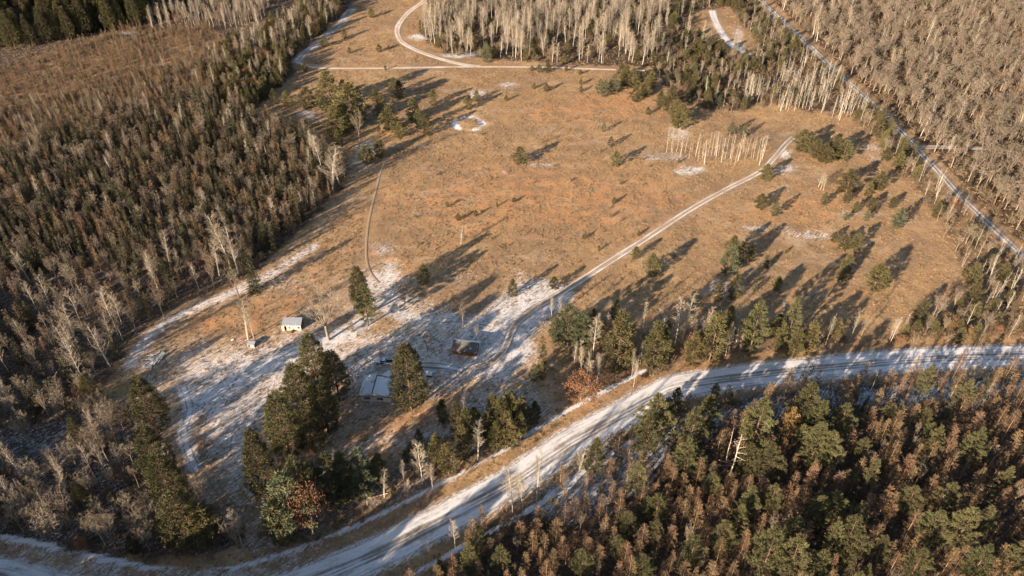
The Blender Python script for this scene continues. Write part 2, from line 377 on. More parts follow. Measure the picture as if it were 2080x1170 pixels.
hh = (vnoise(GP, 11, 3)-.5)*.30+(vnoise(GP, 4.1, 4)-.5)*.20+(vnoise(GP, 1.9, 5)-.5)*.16
berm = np.exp(-((rd['gravel_road']-8.8)/1.1)**2)*.35-np.exp(-((rd['gravel_road']-6.4)/1.1)**2)*.30
hh = hh*flat+berm*np.clip((rd['gravel_road']-4.2)/.8, 0, 1)
for b in ([(730,745),(800,745),(805,822),(728,822)], [(915,685),(980,690),(972,730),(915,725)], [(565,645),(625,645),(622,677),(565,677)]): pass
GZ = hh-.06*(1-flat)
def gz(x, y):
    i = np.clip(np.searchsorted(xs, x)-1, 0, len(xs)-2); j = np.clip(np.searchsorted(ys, y)-1, 0, len(ys)-2)
    Z = GZ.reshape(len(ys), len(xs)); fx = (x-xs[i])/(xs[i+1]-xs[i]); fy = (y-ys[j])/(ys[j+1]-ys[j])
    return float((Z[j,i]*(1-fx)+Z[j,i+1]*fx)*(1-fy)+(Z[j+1,i]*(1-fx)+Z[j+1,i+1]*fx)*fy)

def paint(arr, poly, v, feather=4.0, px=True):
    P = GG(poly) if px else np.array(poly, float)
    bb = (GP[:,0] > P[:,0].min()-feather) & (GP[:,0] < P[:,0].max()+feather) & (GP[:,1] > P[:,1].min()-feather) & (GP[:,1] < P[:,1].max()+feather)
    Q = GP[bb]
    if not len(Q): return
    sdist = line_dist(Q, P, True); ins = in_poly(Q, P); sdist[ins] *= -1
    f = np.clip(.5-sdist/(2*feather)+(vnoise(Q, 3.0, 9)-.5)*.5*(abs(sdist) < feather*1.5), 0, 1)
    arr[bb] = arr[bb]*(1-f)+v*f
def streak(arr, line, w, v, feather=2.0):
    ln = smooth(GG(line), 2.0); d = np.full(NG, 999.0); d[inner] = line_dist(IP, ln)
    f = np.clip(1-(d-w/2)/feather, 0, 1); arr[:] = np.maximum(arr, arr*(1-f)+v*f)

LEFT_FOREST = [(-1200,-80),(-1200,1000),(-300,900),(60,850),(180,800),(230,765),(262,700),(330,640),(430,590),(520,556),(560,510),(640,440),(700,380),(705,335),(640,290),(560,262),(505,232),(545,196),(600,150),(598,120),(640,80),(690,40),(730,-10),(740,-120),(-1200,-120)]
MARSH = [(-1200,60),(0,150),(130,105),(270,62),(420,60),(520,120),(400,200),(200,260),(-100,330),(-1200,420)]
SW_WOOD = [(-700,850),(60,850),(180,800),(250,830),(290,880),(380,1000),(500,1090),(520,1115),(440,1125),(300,1140),(150,1125),(0,1095),(-300,1040),(-700,950)]
TOP_BIRCH = [(870,-120),(862,20),(850,70),(905,112),(985,118),(1100,128),(1240,134),(1340,136),(1352,60),(1340,-120)]
NE_MIX = [(1340,-120),(1350,60),(1320,138),(1340,165),(1380,205),(1440,225),(1520,228),(1570,200),(1640,228),(1760,228),(1790,235),(1740,190),(1680,130),(1590,55),(1540,5),(1440,-120)]
CLEARING = [(1410,25),(1480,15),(1500,40),(1530,75),(1545,108),(1500,112),(1440,80),(1405,60)]
EAST_FOREST = [(1475,-120),(1555,-10),(1620,52),(1730,155),(1830,245),(1890,310),(1970,395),(2080,500),(2250,620),(2700,700),(4200,700),(4200,-120)]
EAST_EDGE = [(1700,232),(1795,238),(1850,298),(1940,395),(2040,490),(2110,550),(2200,640),(2200,690),(2080,690),(1850,690),(1845,660),(1960,600),(1935,520),(1890,440),(1860,395),(1800,330),(1760,270)]
ROAD_EDGE = [(1105,640),(1180,640),(1300,660),(1400,660),(1460,660),(1600,660),(1700,685),(1850,670),(2080,660),(2300,660),(2300,705),(2080,700),(1893,705),(1722,716),(1551,735),(1450,750),(1380,758),(1290,785),(1200,800),(1160,770),(1130,700)]
S_WOOD = [(520,1095),(560,1120),(640,1110),(700,1080),(800,1035),(870,1000),(960,950),(1030,900),(1100,850),(1090,815),(1000,840),(920,870),(860,900),(760,950),(640,960),(560,1040)]
SE_FOREST = [(780,1240),(880,1165),(960,1095),(1060,1030),(1150,975),(1235,915),(1330,865),(1420,828),(1560,800),(1700,782),(1893,768),(2080,762),(2300,768),(2900,800),(3600,900),(3600,1500),(2400,1900),(400,1900),(300,1330)]
FAR_PINES = [(-900,-120),(620,-120),(450,10),(300,35),(310,55),(170,80),(0,105),(-900,160)]
snow = np.full(NG, .02); litter_shade = np.zeros(NG); orange = np.full(NG, .3)
for pl, v in ((LEFT_FOREST, .9), (SW_WOOD, .8), (TOP_BIRCH, .85), (NE_MIX, .7), (EAST_FOREST, .8), (EAST_EDGE, .45), (ROAD_EDGE, .45), (S_WOOD, .5), (SE_FOREST, 1.0)): paint(litter_shade, pl, v, 3)
paint(litter_shade, MARSH, .15, 14); paint(litter_shade, CLEARING, .1, 3)
paint(snow, LEFT_FOREST, .30, 5); paint(snow, MARSH, .0, 12); paint(snow, SW_WOOD, .38, 5); paint(snow, S_WOOD, .42, 4)
paint(snow, SE_FOREST, .20, 5); paint(snow, TOP_BIRCH, .05, 5); paint(snow, EAST_FOREST, .05, 5); paint(snow, ROAD_EDGE, .22, 5)
# yard, lawn and lane snow
paint(snow, [(250,740),(300,670),(430,600),(560,545),(700,540),(760,490),(830,520),(1060,520),(1150,590),(1110,700),(1110,800),(1000,860),(850,880),(640,930),(560,1100),(480,1080),(360,900),(300,800)], .33, 8)
paint(snow, [(250,740),(300,680),(430,612),(540,560),(600,560),(640,620),(700,640),(700,690),(660,700),(560,690),(500,700),(420,720),(330,760),(260,800)], .40, 5)
paint(snow, [(390,650),(480,610),(560,600),(640,610),(570,660),(500,690),(400,690),(330,690)], .18, 5)
paint(snow, [(330,770),(400,705),(500,700),(620,680),(680,690),(640,760),(560,850),(520,930),(515,1010),(525,1110),(480,1060),(420,980),(370,860),(335,800)], .60, 6)
paint(snow, [(262,800),(330,740),(420,900),(470,1010),(530,1110),(440,1110),(340,960),(280,880)], .42, 5)
paint(snow, [(640,700),(720,640),(760,600),(750,560),(800,580),(860,600),(920,650),(990,650),(1010,600),(1060,560),(1100,565),(1130,590),(1095,640),(1060,690),(1090,720),(1030,770),(960,800),(900,800),(850,770),(800,760),(800,830),(720,800),(640,760)], .57, 7)
paint(snow, [(840,540),(960,520),(1060,520),(1010,590),(950,620),(860,600)], .22, 4)
paint(snow, [(690,655),(730,650),(790,640),(830,660),(780,680),(720,690)], .25, 4)
paint(snow, [(880,790),(1010,770),(1130,800),(1160,830),(1080,880),(960,860),(880,850)], .52, 5)
paint(snow, [(640,900),(760,840),(860,850),(960,860),(900,900),(760,930),(640,960)], .58, 5)
paint(snow, [(820,820),(900,800),(960,780),(930,830),(850,870),(760,890),(650,920),(640,910),(740,860)], .34, 3)
paint(snow, [(1190,590),(1300,590),(1330,640),(1260,680),(1200,650)], .30, 5)
paint(snow, [(1390,610),(1500,570),(1560,640),(1640,640),(1640,680),(1480,690),(1390,680)], .28, 6)
paint(snow, [(1420,600),(1560,590),(1660,600),(1640,560),(1500,560)], .20, 6)
paint(snow, [(1440,590),(1480,530),(1500,560),(1480,600)], .30, 3)
paint(snow, [(1280,780),(1380,752),(1560,732),(1890,702),(2080,698),(2200,700),(2200,716),(2080,712),(1890,716),(1560,744),(1384,768),(1290,800)], .30, 1.2)
paint(snow, [(1320,870),(1420,830),(1560,800),(1720,782),(2080,752),(2200,760),(2200,800),(1700,830),(1500,860),(1420,900),(1300,1000),(1150,1060),(1060,1040),(1150,960),(1230,900)], .60, 4)
# patches in the field
for (x, y, rx, ry, v) in ((1400,347,42,12,.50),(1100,335,40,9,.36),(1030,350,16,5,.42),(965,190,26,10,.45),(1035,172,22,7,.45),(1540,462,60,9,.42),(1640,480,52,14,.38),(1590,310,18,12,.6),(1740,435,60,8,.40),(1600,345,30,14,.4),(1070,716,30,8,.85),(620,228,22,7,.6),(640,240,20,6,.5),(745,300,30,18,.40),(735,330,30,22,.35),(262,68,15,3,.9),(925,420,22,5,.25),(1480,585,50,15,.35),(960,108,30,8,.3),(850,75,22,7,.6),(925,113,30,6,.55),(1190,480,30,8,.25),(1770,300,22,12,.4),(1780,320,25,14,.3),(1345,520,50,12,.15),(1380,270,30,20,.38),(1350,320,60,14,.30),(335,3,32,8,1.2),(30,-2,60,7,1.0),(780,505,22,14,.42),(790,555,22,26,.55),(720,690,60,22,.4),(1660,600,30,14,.25),(930,565,40,16,.25),(1840,590,30,10,.15),(1500,80,14,28,.4),(1850,445,20,8,.3),(60,905,80,30,.30),(1610,145,20,4,.5),(850,770,40,12,.4)):
    a = np.linspace(0, 6.283, 14, endpoint=False); paint(snow, [(x+rx*math.cos(t), y+ry*math.sin(t)) for t in a], v+.14, 3)
# the snow ring round the grass mound
cx, cy = G(952, 252); dc = np.hypot(GP[:,0]-cx, (GP[:,1]-cy)*.95); snow = np.maximum(snow, np.exp(-((dc-6.0)/1.9)**2)*(.15+1.05*vnoise(GP, 4, 77))); GZ += np.exp(-(dc/4.0)**2)*.5-np.exp(-((dc-6.6)/1.3)**2)*.3
# edge lines of ploughed snow and wheel tracks in the yard
rg = rd['gravel_road']; snow = np.maximum(snow, np.exp(-((rg-9.2)/.9)**2)*.95*(.6+.7*vnoise(GP, 9, 21))*(GP[:,0] < 40)); snow = np.maximum(snow, np.clip(1-(rg-4.3)/2.8, 0, 1)*.66); snow = np.maximum(snow, np.clip(1-(rg-8)/4, 0, 1)*.50*np.clip((-20-GP[:,0])/30, 0, 1)*(.6+.6*vnoise(GP, 7, 22)))
for k, v, sp in (('field_track', .35, 2.0), ('yard_track', .5, 2.5), ('forest_road', .12, 2), ('loop_track', .30, 1.5), ('snowy_path', .62, 2.5), ('clearing_track', .5, 2), ('footpath', .30, .8), ('side_track', .2, 1)):
    snow = np.maximum(snow, np.clip(1-(rd[k]-RW[k][0]/2)/sp, 0, 1)*v)
streak(snow, [(765,575),(820,640),(900,650),(985,655),(1050,600),(1110,580)], 4, .62, 3)
streak(snow, [(1124,600),(1090,625),(1050,655),(1030,700),(1010,740)], 9, .66, 4)
streak(snow, [(1110,600),(1060,615),(1000,650),(940,700)], 4, .66, 3)
streak(snow, [(420,810),(500,760),(590,720),(650,700),(740,655)], 3, .72, 3)
streak(snow, [(372,790),(386,830),(372,880),(395,950)], 1.6, .8, 1.2)
streak(snow, [(262,740),(330,660),(430,612),(540,562),(640,500)], 2.5, .6, 2)
streak(snow, [(560,540),(640,470),(700,410),(722,350),(735,310),(800,290)], 3, .34, 4)
for pl, v in (([(800,400),(1000,330),(1300,350),(1420,400),(1250,480),(900,470)], .55), ([(1050,230),(1300,170),(1330,230),(1150,250)], .7), ([(380,650),(600,600),(620,640),(500,700)], .6), ([(750,520),(840,530),(820,570),(760,560)], .6), ([(1560,420),(1680,400),(1660,440),(1560,440)], .8), ([(860,830),(960,790),(900,850),(700,930),(650,930)], .9), ([(1200,760),(1500,720),(1300,780),(1180,830)], .6)): paint(orange, pl, v+.15, 12)
me_g = None
def build_ground():
    V = np.c_[GP, GZ]; nx, ny = len(xs), len(ys)
    i = np.arange(nx-1)[None]; j = np.arange(ny-1)[:, None]*nx
    F = np.stack([i+j, i+j+1, i+j+nx+1, i+j+nx], -1).reshape(-1, 4)
    me = mesh_from('ground', V, [F], [ground_mat()], smooth_=True)
    for nm, a in (('snow', snow), ('litter_shade', litter_shade), ('orange', orange)):
        at = me.attributes.new(nm, 'FLOAT', 'POINT'); at.data.foreach_set('value', a.astype(np.float32))
    tag(link('ground', me), kind='structure')
def ground_mat():
    t = NT('grassland_soil_and_snow'); p = t.pos()
    n_big = t.noise(p, .035, 4, .6); n_mid = t.noise(p, .22, 5, .65, .4); n_f = t.noise(p, 1.3, 5, .7, .3); n_ff = t.noise(p, 4.5, 4, .7)
    st = t.noise(t.mapping(t.mapping(p, (1,1,1), (0,0,-.85)), (.28,1.5,1)), 1.5, 5, .7, .25)
    grass = t.mix(t.step(t.math('ADD', t.math('MULTIPLY', n_mid, .5), t.math('MULTIPLY', n_f, .5)), .33, .68), (.24,.16,.088), (.43,.27,.128))
    grass = t.mix(t.math('MULTIPLY', t.step(n_big, .40, .60), .55), grass, (.20,.135,.085))
    n_b2 = t.noise(t.mapping(p, (1,1.7,1), (0,0,.3)), .055, 5, .7, 1.2); grass = t.mix(t.math('MULTIPLY', t.step(n_b2, .50, .66), .6), grass, (.43,.31,.20))
    of = t.step(t.math('ADD', t.math('MULTIPLY', t.attr('orange'), .42), t.math('MULTIPLY', n_mid, .9)), .62, .86)
    grass = t.mix(t.math('MULTIPLY', of, .75), grass, (.45,.225,.10))
    wood = t.mix(t.step(n_f, .35, .7), (.045,.033,.024), (.11,.075,.047))  # leaf litter, its colour darkened further for shade missing under the trees
    base = t.mix(t.step(t.math('ADD', t.attr('litter_shade'), t.math('MULTIPLY', t.math('SUBTRACT', n_mid, .5), .7)), .25, .7), grass, wood)
    hsv = t.n('ShaderNodeHueSaturation'); t.l(base, hsv.inputs['Color']); t.l(t.math('ADD', .15, t.math('MULTIPLY', t.math('ADD', n_f, n_ff), .88)), hsv.inputs['Value'])
    sn = t.math('ADD', t.attr('snow'), t.math('MULTIPLY', t.math('SUBTRACT', n_f, .5), .55))
    sn = t.math('ADD', sn, t.math('MULTIPLY', t.math('SUBTRACT', st, .5), 1.3))
    sn = t.math('ADD', sn, t.math('MULTIPLY', t.math('SUBTRACT', n_ff, .5), 1.25))
    sn = t.math('ADD', sn, t.math('MULTIPLY', t.math('SUBTRACT', n_mid, .5), .35))
    sf = t.step(sn, .38, .80)
    t.col(t.mix(t.math('MULTIPLY', sf, .92), hsv.outputs[0], (.70,.71,.73)))
    t.b.inputs['Roughness'].default_value = .9
    h = t.math('ADD', t.math('MULTIPLY', n_f, .7), t.math('MULTIPLY', n_ff, .45))
    t.bump(t.math('ADD', h, t.math('MULTIPLY', sf, -.15)), .8, .35)
    return t.m
build_ground()

def road_mat(name, snowy, dirt, tracks, edge, streakw=.55):
    """snow over gravel, worn off in wheel tracks running along the road; ragged edges"""
    t = NT(name); uv = t.n('ShaderNodeUVMap').outputs[0]; sx = t.n('ShaderNodeSeparateXYZ'); t.l(uv, sx.inputs[0]); u = sx.outputs[0]
    au = t.math('ABSOLUTE', u); p = t.pos()
    n1 = t.noise(t.mapping(uv, (1.9,.045,1)), 1.0, 4, .7); n2 = t.noise(p, 1.1, 4, .65); n3 = t.noise(t.mapping(uv, (6,.12,1)), 1.0, 3, .6); n4 = t.noise(p, .12, 3)
    f = t.math('ADD', snowy, t.math('MULTIPLY', t.math('SUBTRACT', n1, .5), 1.15)); f = t.math('ADD', f, t.math('MULTIPLY', t.math('SUBTRACT', n3, .5), .8))
    f = t.math('ADD', f, t.math('MULTIPLY', t.math('SUBTRACT', n2, .5), .45)); f = t.math('ADD', f, t.math('MULTIPLY', t.math('SUBTRACT', n4, .5), .8))
    for c, w in tracks:
        g = t.step(t.math('ABSOLUTE', t.math('SUBTRACT', u, c)), w, w*.2); f = t.math('SUBTRACT', f, t.math('MULTIPLY', g, streakw))
    sf = t.step(f, .22, .80)
    dc = t.mix(n2, tuple(x*.75 for x in dirt), tuple(x*1.2 for x in dirt))
    t.col(t.mix(t.math('MULTIPLY', sf, .93), dc, (.72,.72,.73)))
    t.bump(t.math('ADD', t.math('MULTIPLY', n1, .6), t.math('MULTIPLY', n2, .4)), .6, .08)
    a = t.step(t.math('ADD', au, t.math('MULTIPLY', t.math('SUBTRACT', n2, .5), edge)), 1.0, .86)
    t.l(a, t.b.inputs['Alpha']); return t.m
def ribbon(name, z, mat, mw=None):
    w, ln = RW[name]; w = mw or w; d = np.gradient(ln, axis=0); d /= np.linalg.norm(d, axis=1)[:, None]; nn = np.c_[d[:,1], -d[:,0]]
    us = np.linspace(-1, 1, 9); n = len(ln); wj = w/2*(1+.10*(vnoise(ln, 6, 31)-.5))
    V = np.zeros((n, 9, 3)); V[:,:,:2] = ln[:,None]+nn[:,None]*us[None,:,None]*wj[:,None,None]
    V[:,:,2] = z+.06*(1-us**2)[None]
    L = np.r_[0, np.cumsum(np.hypot(*np.diff(ln, axis=0).T))]
    i = np.arange(n-1)[:,None]*9; j = np.arange(8)[None]; F = np.stack([i+j, i+j+1, i+10+j, i+9+j], -1).reshape(-1,4)
    me = mesh_from(name, V.reshape(-1,3), [F], [mat], smooth_=True); uvl = me.uv_layers.new(name='UVMap')
    UV = np.stack([np.tile(us, (n,1)), np.tile(L[:,None], (1,9))], -1).reshape(-1,2)
    li = np.zeros(len(me.loops), np.int32); me.loops.foreach_get('vertex_index', li); uvl.data.foreach_set('uv', UV[li].astype(np.float32).ravel())
    return tag(link(name, me), kind='structure')
gr = (.25,.22,.195); sand = (.40,.29,.18)
ribbon('gravel_road', .05, road_mat('snowy_gravel', .68, gr, [(-.15,.16),(.08,.10),(.30,.14)], .35, .34))
def twotrack(name, z, snowy, dirt, s1):
    t = road_mat(name+'_surface', snowy, dirt, [(-.55,.30),(.55,.30)], .8, s1); ribbon(name, z, t)
twotrack('field_track', .012, .22, (.37,.27,.18), -.36)
twotrack('yard_track', .02, .62, (.18,.13,.09), .4)
ribbon('cross_track', .012, road_mat('pale_sand_track', .40, (.48,.37,.26), [], .9))
ribbon('loop_track', .024, road_mat('pale_sand_loop', .32, (.46,.35,.24), [(-.5,.25),(.5,.25)], .6, -.3))
ribbon('forest_road', .02, road_mat('worn_forest_road', .22, (.26,.205,.155), [(-.35,.2),(.35,.2)], .5, -.35))
ribbon('side_track', .036, road_mat('snowy_side_track', .42, (.27,.21,.16), [], 1.4))
ribbon('clearing_track', .012, road_mat('snowy_clearing_track', .6, sand, [], 1.0))
ribbon('snowy_path', .036, road_mat('snow_filled_path', .45, (.3,.2,.12), [], 1.2))
ribbon('footpath', .012, road_mat('narrow_footpath', .16, (.33,.24,.155), [], 1.0))

# faint wheel ruts curving over the yard and the lawn
def rut_mat():
    t = NT('wheel_ruts_in_thin_snow'); uv = t.n('ShaderNodeUVMap').outputs[0]; sx = t.n('ShaderNodeSeparateXYZ'); t.l(uv, sx.inputs[0]); p = t.pos(); n = t.noise(p, 1.2, 4, .7); n2 = t.noise(p, .15, 3)
    g = t.step(t.math('ABSOLUTE', t.math('SUBTRACT', t.math('ABSOLUTE', sx.outputs[0]), .72)), .28, .0)
    t.l(t.math('MULTIPLY', g, t.math('MULTIPLY', .75, t.step(t.math('ADD', n, n2), .85, 1.2))), t.b.inputs['Alpha']); t.col(t.mix(n, (.24,.20,.165), (.40,.34,.28))); return t.m
rm = rut_mat()
for i, (z, pts) in enumerate([(.05,[(1095,612),(1050,655),(1030,700),(1012,740),(960,765)]),(.054,[(985,655),(1020,672),(1042,705),(1040,745),(1000,775)]),(.058,[(755,585),(820,598),(900,628),(960,655),(1010,650)]),(.062,[(372,785),(386,830),(374,880),(398,950),(470,1050),(520,1105)]),(.066,[(640,690),(540,735),(450,800),(410,860),(425,960),(500,1070)]),(.07,[(650,720),(570,770),(480,850),(455,940)]),(.074,[(560,675),(470,700),(400,735),(345,790)]),(.078,[(800,700),(860,660),(930,650),(985,665)]),(.082,[(700,735),(770,705),(850,690),(905,700)]),(.086,[(740,640),(820,600),(880,625),(850,680)])]):
    RW['rut'] = (2.3, smooth(GG(pts), 1.5)); V_ = RW['rut'][1]; ribbon('rut', z+.06, rm)
    o = COL.objects['rut']; o.name = 'wheel_ruts'; o.data.name = 'wheel_ruts'
    co = np.zeros(len(o.data.vertices)*3, np.float32); o.data.vertices.foreach_get('co', co); co = co.reshape(-1,3)
    co[:,2] = [z-.03+max(gz(a_, b_) for a_, b_ in ((v_[0],v_[1]),)) for v_ in co]; o.data.vertices.foreach_set('co', co.ravel()); o.data.update()
del RW['rut']
# ------------------------------------------------------------------ explicit trees
RNG = random.Random(7); NPR = np.random.RandomState(7)
used_labels = {}
TREES = []      # every tree: dict(kind, x, y, h, ws, label, group, explicit)
def T(kind, bx, by, ty, label, ws=1.0, group=None, var=None):
    x, y = G(bx, by)
    if kind in ('young_pine','blue_pine') and by < 600: ty -= (by-ty)*.15
    TREES.append(dict(kind=kind, x=x, y=y, h=max(.8, height_for(y, ty)), ws=ws*(1.3 if kind == 'birch_tree' else 1.4 if kind == 'young_pine' and by < 600 else 1), label=label, group=group, ex=True, var=var))
# yard pines
T('dense_pine',836,832,700,'tall dense green pine standing alone on the right side of the snowy roofed house',1.12,var=0)
T('dense_pine',650,800,682,'tall dark pine at the north end of the big pine clump left of the house',1.15)
T('dense_pine',690,815,715,'dark pine on the shaded right side of the big clump left of the house',1.0)
T('dense_pine',622,865,742,'tall olive pine in the middle of the big clump left of the house',1.05)
T('dense_pine',668,880,775,'broad pine near the middle of the big clump, nearest the house front',1.1)
T('dense_pine',590,930,800,'olive pine at the south end of the big pine clump left of the house',1.05)
T('dense_pine',640,920,820,'lower pine at the shaded foot of the big pine clump',1.0)
T('dense_pine',548,1015,877,'narrow dark pine standing at the edge of the snowy lawn, south of the big clump',.9,var=2)
T('dense_pine',322,880,768,'tall dark pine at the north end of the row left of the snowy lawn',1.15)
T('dense_pine',335,980,868,'tall dark pine in the middle of the row left of the snowy lawn',1.1)
T('dense_pine',362,1035,925,'olive pine at the south end of the row left of the snowy lawn',1.05)
T('dense_pine',385,1100,1005,'yellow green pine among bare birches at the foot of the snowy lawn',1.4)
T('young_pine',425,1095,1030,'small yellow green pine beside the birches at the foot of the snowy lawn',1.3)
T('white_pine',748,662,580,'lower broad pine with a pale visible trunk, in front of the pair beside the yard',1.15)
T('dense_pine',736,632,543,'taller rear pine of the pair beside the snowy yard',.9)
T('blue_pine',605,1085,965,'blue green pine nearest the road in the cluster south of the clump',1.0)
T('white_pine',625,1060,935,'bushy pine at the front of the cluster south of the big clump',.95)
T('white_pine',680,1035,925,'broad pine beside the orange leaved oak by the road',.9)
T('oak_tree',640,1080,970,'orange brown oak holding its leaves between green pines near the road',.42)
T('blue_pine',742,1010,915,'grey green pine with a narrow crown above the snowy road verge',.7)
T('young_pine',705,1010,925,'slim olive pine between two larger pines above the road verge',1.0)
T('young_pine',575,1095,1020,'low yellow green pine at the end of the snowy lawn near the road',1.2)
T('young_pine',775,985,925,'short dark young pine at the right end of the pines above the verge',.9)
# house side saplings
YP='young pines on the slope between the house and the road'
for i,(x,b,t_) in enumerate([(900,858,815),(930,885,822),(948,895,835),(965,880,832),(1002,860,803),(1020,880,812),(1037,868,798),(1060,875,812),(1085,858,818),(990,890,840),(1030,905,840),(1055,895,845),(1010,910,860),(940,930,870),(890,945,885),(912,965,905)]):
    T('young_pine',x,b,t_,'yellow green young pine in the thicket between the house and the snowy road',.95,YP)
# yard bare trees
T('bare_hardwood_tree',668,690,592,'wide gnarled bare tree between the white shed and the tall pines',1.35,var=2)
T('bare_hardwood_tree',941,668,610,'rounded tan bare tree behind the rusty walled shed',.62,var=3)
T('bare_hardwood_tree',868,712,678,'small dark bare tree left of the rusty walled shed',.9)
T('bare_hardwood_tree',968,690,660,'thin bare tree directly behind the rusty walled shed',.7)
T('bare_hardwood_tree',806,640,612,'small leafless tree on the grassy strip right of the pine pair',.7)
T('birch_tree',503,690,612,'white birch with spreading stems above the small hutch',.85,var=1)
T('birch_tree',516,688,630,'slim pale birch beside the spreading birch above the hutch',.8)
T('shrub',716,674,658,'bleached spiky brush stump in the snow near the white shed',.8)
T('young_pine',862,578,545,'dark narrow young evergreen at the edge of the shaded snow north of the yard',.85)
T('young_pine',1042,602,568,'olive pine bush inside the loop of snowy wheel tracks',1.0)
T('young_pine',1125,587,566,'small green pine bush right beside the two wheel track',1.0)
T('young_pine',1100,770,735,'olive pine bush above the young blue green pine east of the yard',.8)
T('young_pine',1103,740,702,'slim olive pine beside the bright snow patch east of the yard',.7)
T('blue_pine',1085,772,740,'small blue green pine east of the yard above the brown slope',.8)
T('spruce_tree',520,592,530,'dark isolated spruce at the edge of the left forest casting a long shadow',1.6)
T('spruce_tree',534,530,510,'small dark spruce at the forest edge above the isolated spruce',1.6)
T('bare_hardwood_tree',486,605,540,'round bare tree leaning on the dark isolated spruce at the forest edge',.9)
T('shrub',1240,442,432,'tiny pale bush in the middle of the open field',1.0)
T('birch_tree',936,497,460,'small pale leafless birch standing alone in the lower field',.9)
# lone field bushes
FB=[('young_pine',1055,333,304,'round olive pine bush alone in the centre of the open field',1.15),
('blue_pine',1240,298,280,'blue green bush in the field, middle of three in a vertical line',1.0),
('blue_pine',1226,268,252,'small blue green bush in the field, topmost of three in a vertical line',.9),
('young_pine',1250,337,312,'olive bush in the field, lowest of three in a vertical line',1.0),
('young_pine',1554,364,338,'green pine bush at the bend of the two wheel track',1.15),
('young_pine',931,447,436,'small dark green bush low on the left of the open field',1.1),
('blue_pine',909,421,411,'tiny blue green bush casting a thin shadow on the left of the field',1.1),
('young_pine',967,439,429,'tiny yellow green bush right of the small dark bush',1.0),
('young_pine',1044,410,402,'low brown green bush beside an orange patch of the field',1.3),
('young_pine',1247,413,402,'tiny bush in the middle field above the two wheel track',1.0),
('young_pine',1186,485,476,'very small bush beside a streak of snow in the lower field',1.0),
('young_pine',1297,478,469,'very small bush just above the two wheel track',1.0),
('young_pine',1290,525,505,'low olive bush below the two wheel track, left of the wide one',1.2),
('young_pine',1322,558,523,'wide olive pine bush below the two wheel track',1.1),
('blue_pine',1477,560,506,'large blue green pine bush in the right half of the field',.85),
('young_pine',1485,520,485,'olive pine behind the large blue green bush in the field',.9),
('young_pine',1503,528,497,'dark pine in the shaded pair right of the large blue green bush',.9),
('young_pine',1524,525,500,'dark pine at the right end of the group round the large blue green bush',.9),
('young_pine',1555,543,528,'small bush standing right of the large blue green bush',1.0),
('young_pine',1455,612,578,'olive pine in the shaded group below the large blue green bush, left one',1.0),
('young_pine',1490,606,560,'taller olive pine in the shaded group below the large blue green bush',.9),
('blue_pine',1532,592,578,'tiny bluish bush in the shade right of the shaded pine group',1.0),
('young_pine',1576,590,566,'small olive bush between long shadows in the lower right field',1.0),
('young_pine',1543,422,398,'small olive bush above the blue green one, beside an orange patch',1.1),
('blue_pine',1572,440,414,'small blue green bush right of the orange patch in the right field',1.0),
('blue_pine',1672,416,394,'small blue green bush in the right field above the snow streaks',1.0),
('young_pine',1720,388,352,'wide green pine bush, biggest of the right field row',1.3),
('young_pine',1762,397,374,'green bush beside the biggest bush of the right field row',1.0),
('young_pine',1783,386,355,'narrow green bush at the right end of the right field row',.9),
('young_pine',1718,411,390,'small green bush below the right field row',1.0),
('young_pine',1735,432,413,'small bush beside the snow streak in the right field',1.0),
('young_pine',1768,425,405,'low green bush right of the snow streak in the right field',1.4),
('young_pine',1810,421,403,'low bush near the edge of the eastern trees',1.2),
('blue_pine',1716,448,434,'tiny bluish bush beside bright snow in the right field',1.0),
('blue_pine',1758,448,430,'small bluish bush under the snow streak in the right field',1.0),
('blue_pine',1820,462,428,'wide grey green bush near the eastern edge of the field',1.1),
('young_pine',1693,490,474,'yellow green bush at the head of the diagonal row in the lower right field',1.1),
('young_pine',1712,505,482,'olive bush, second of the diagonal row in the lower right field',1.2),
('young_pine',1735,508,480,'olive bush at the right bend of the diagonal row in the lower right field',1.0),
('young_pine',1716,555,525,'olive pine low in the diagonal row in the lower right field',1.0),
('young_pine',1706,572,548,'lowest olive pine of the diagonal row in the lower right field',.9),
('young_pine',1775,586,545,'wide olive pine with a broad shadow in the lower right field',1.3),
('young_pine',1795,578,560,'small pine touching the wide olive pine in the lower right field',1.0)]
for a in FB: T(*a[:5], a[5])
# pale clump and pines round the far end of the track
for i,(x,b,t_,l) in enumerate([(1626,305,270,'green pine at the end of the two wheel track'),(1642,308,280,'green bush second from the end of the two wheel track'),(1655,318,288,'olive bush in the row right of the track end'),(1670,326,296,'olive bush low in the row right of the track end'),(1692,320,284,'tall green pine in the row right of the track end'),(1712,324,291,'round green pine at the right end of the row by the track end'),(1680,330,305,'low olive bush under the tall pine right of the track end')]):
    T('young_pine',x,b,t_,l,1.15)
T('blue_pine',1485,275,252,'dark green pine behind the row of white birches',1.1); T('blue_pine',1508,280,258,'second dark pine behind the row of white birches',1.0)
for i in range(32):
    x = 1352+200*(i+RNG.random())/32; b = 318+RNG.uniform(-12,12)+ (8 if x>1420 else 0)
    T('slender_birch',x,b,b-RNG.uniform(34,62),'white stemmed birch in the bare row beside the end of the two wheel track',.8,'white birches in the row by the track end',var=RNG.choice([0,2]))
for x,b,t_ in [(1667,385,350),(1662,380,352),(1672,388,356)]: T('birch_tree',x,b,t_,'pale leafless birch of the small clump alone in the upper right field',.9,'small pale birch clump in the right field',var=1)
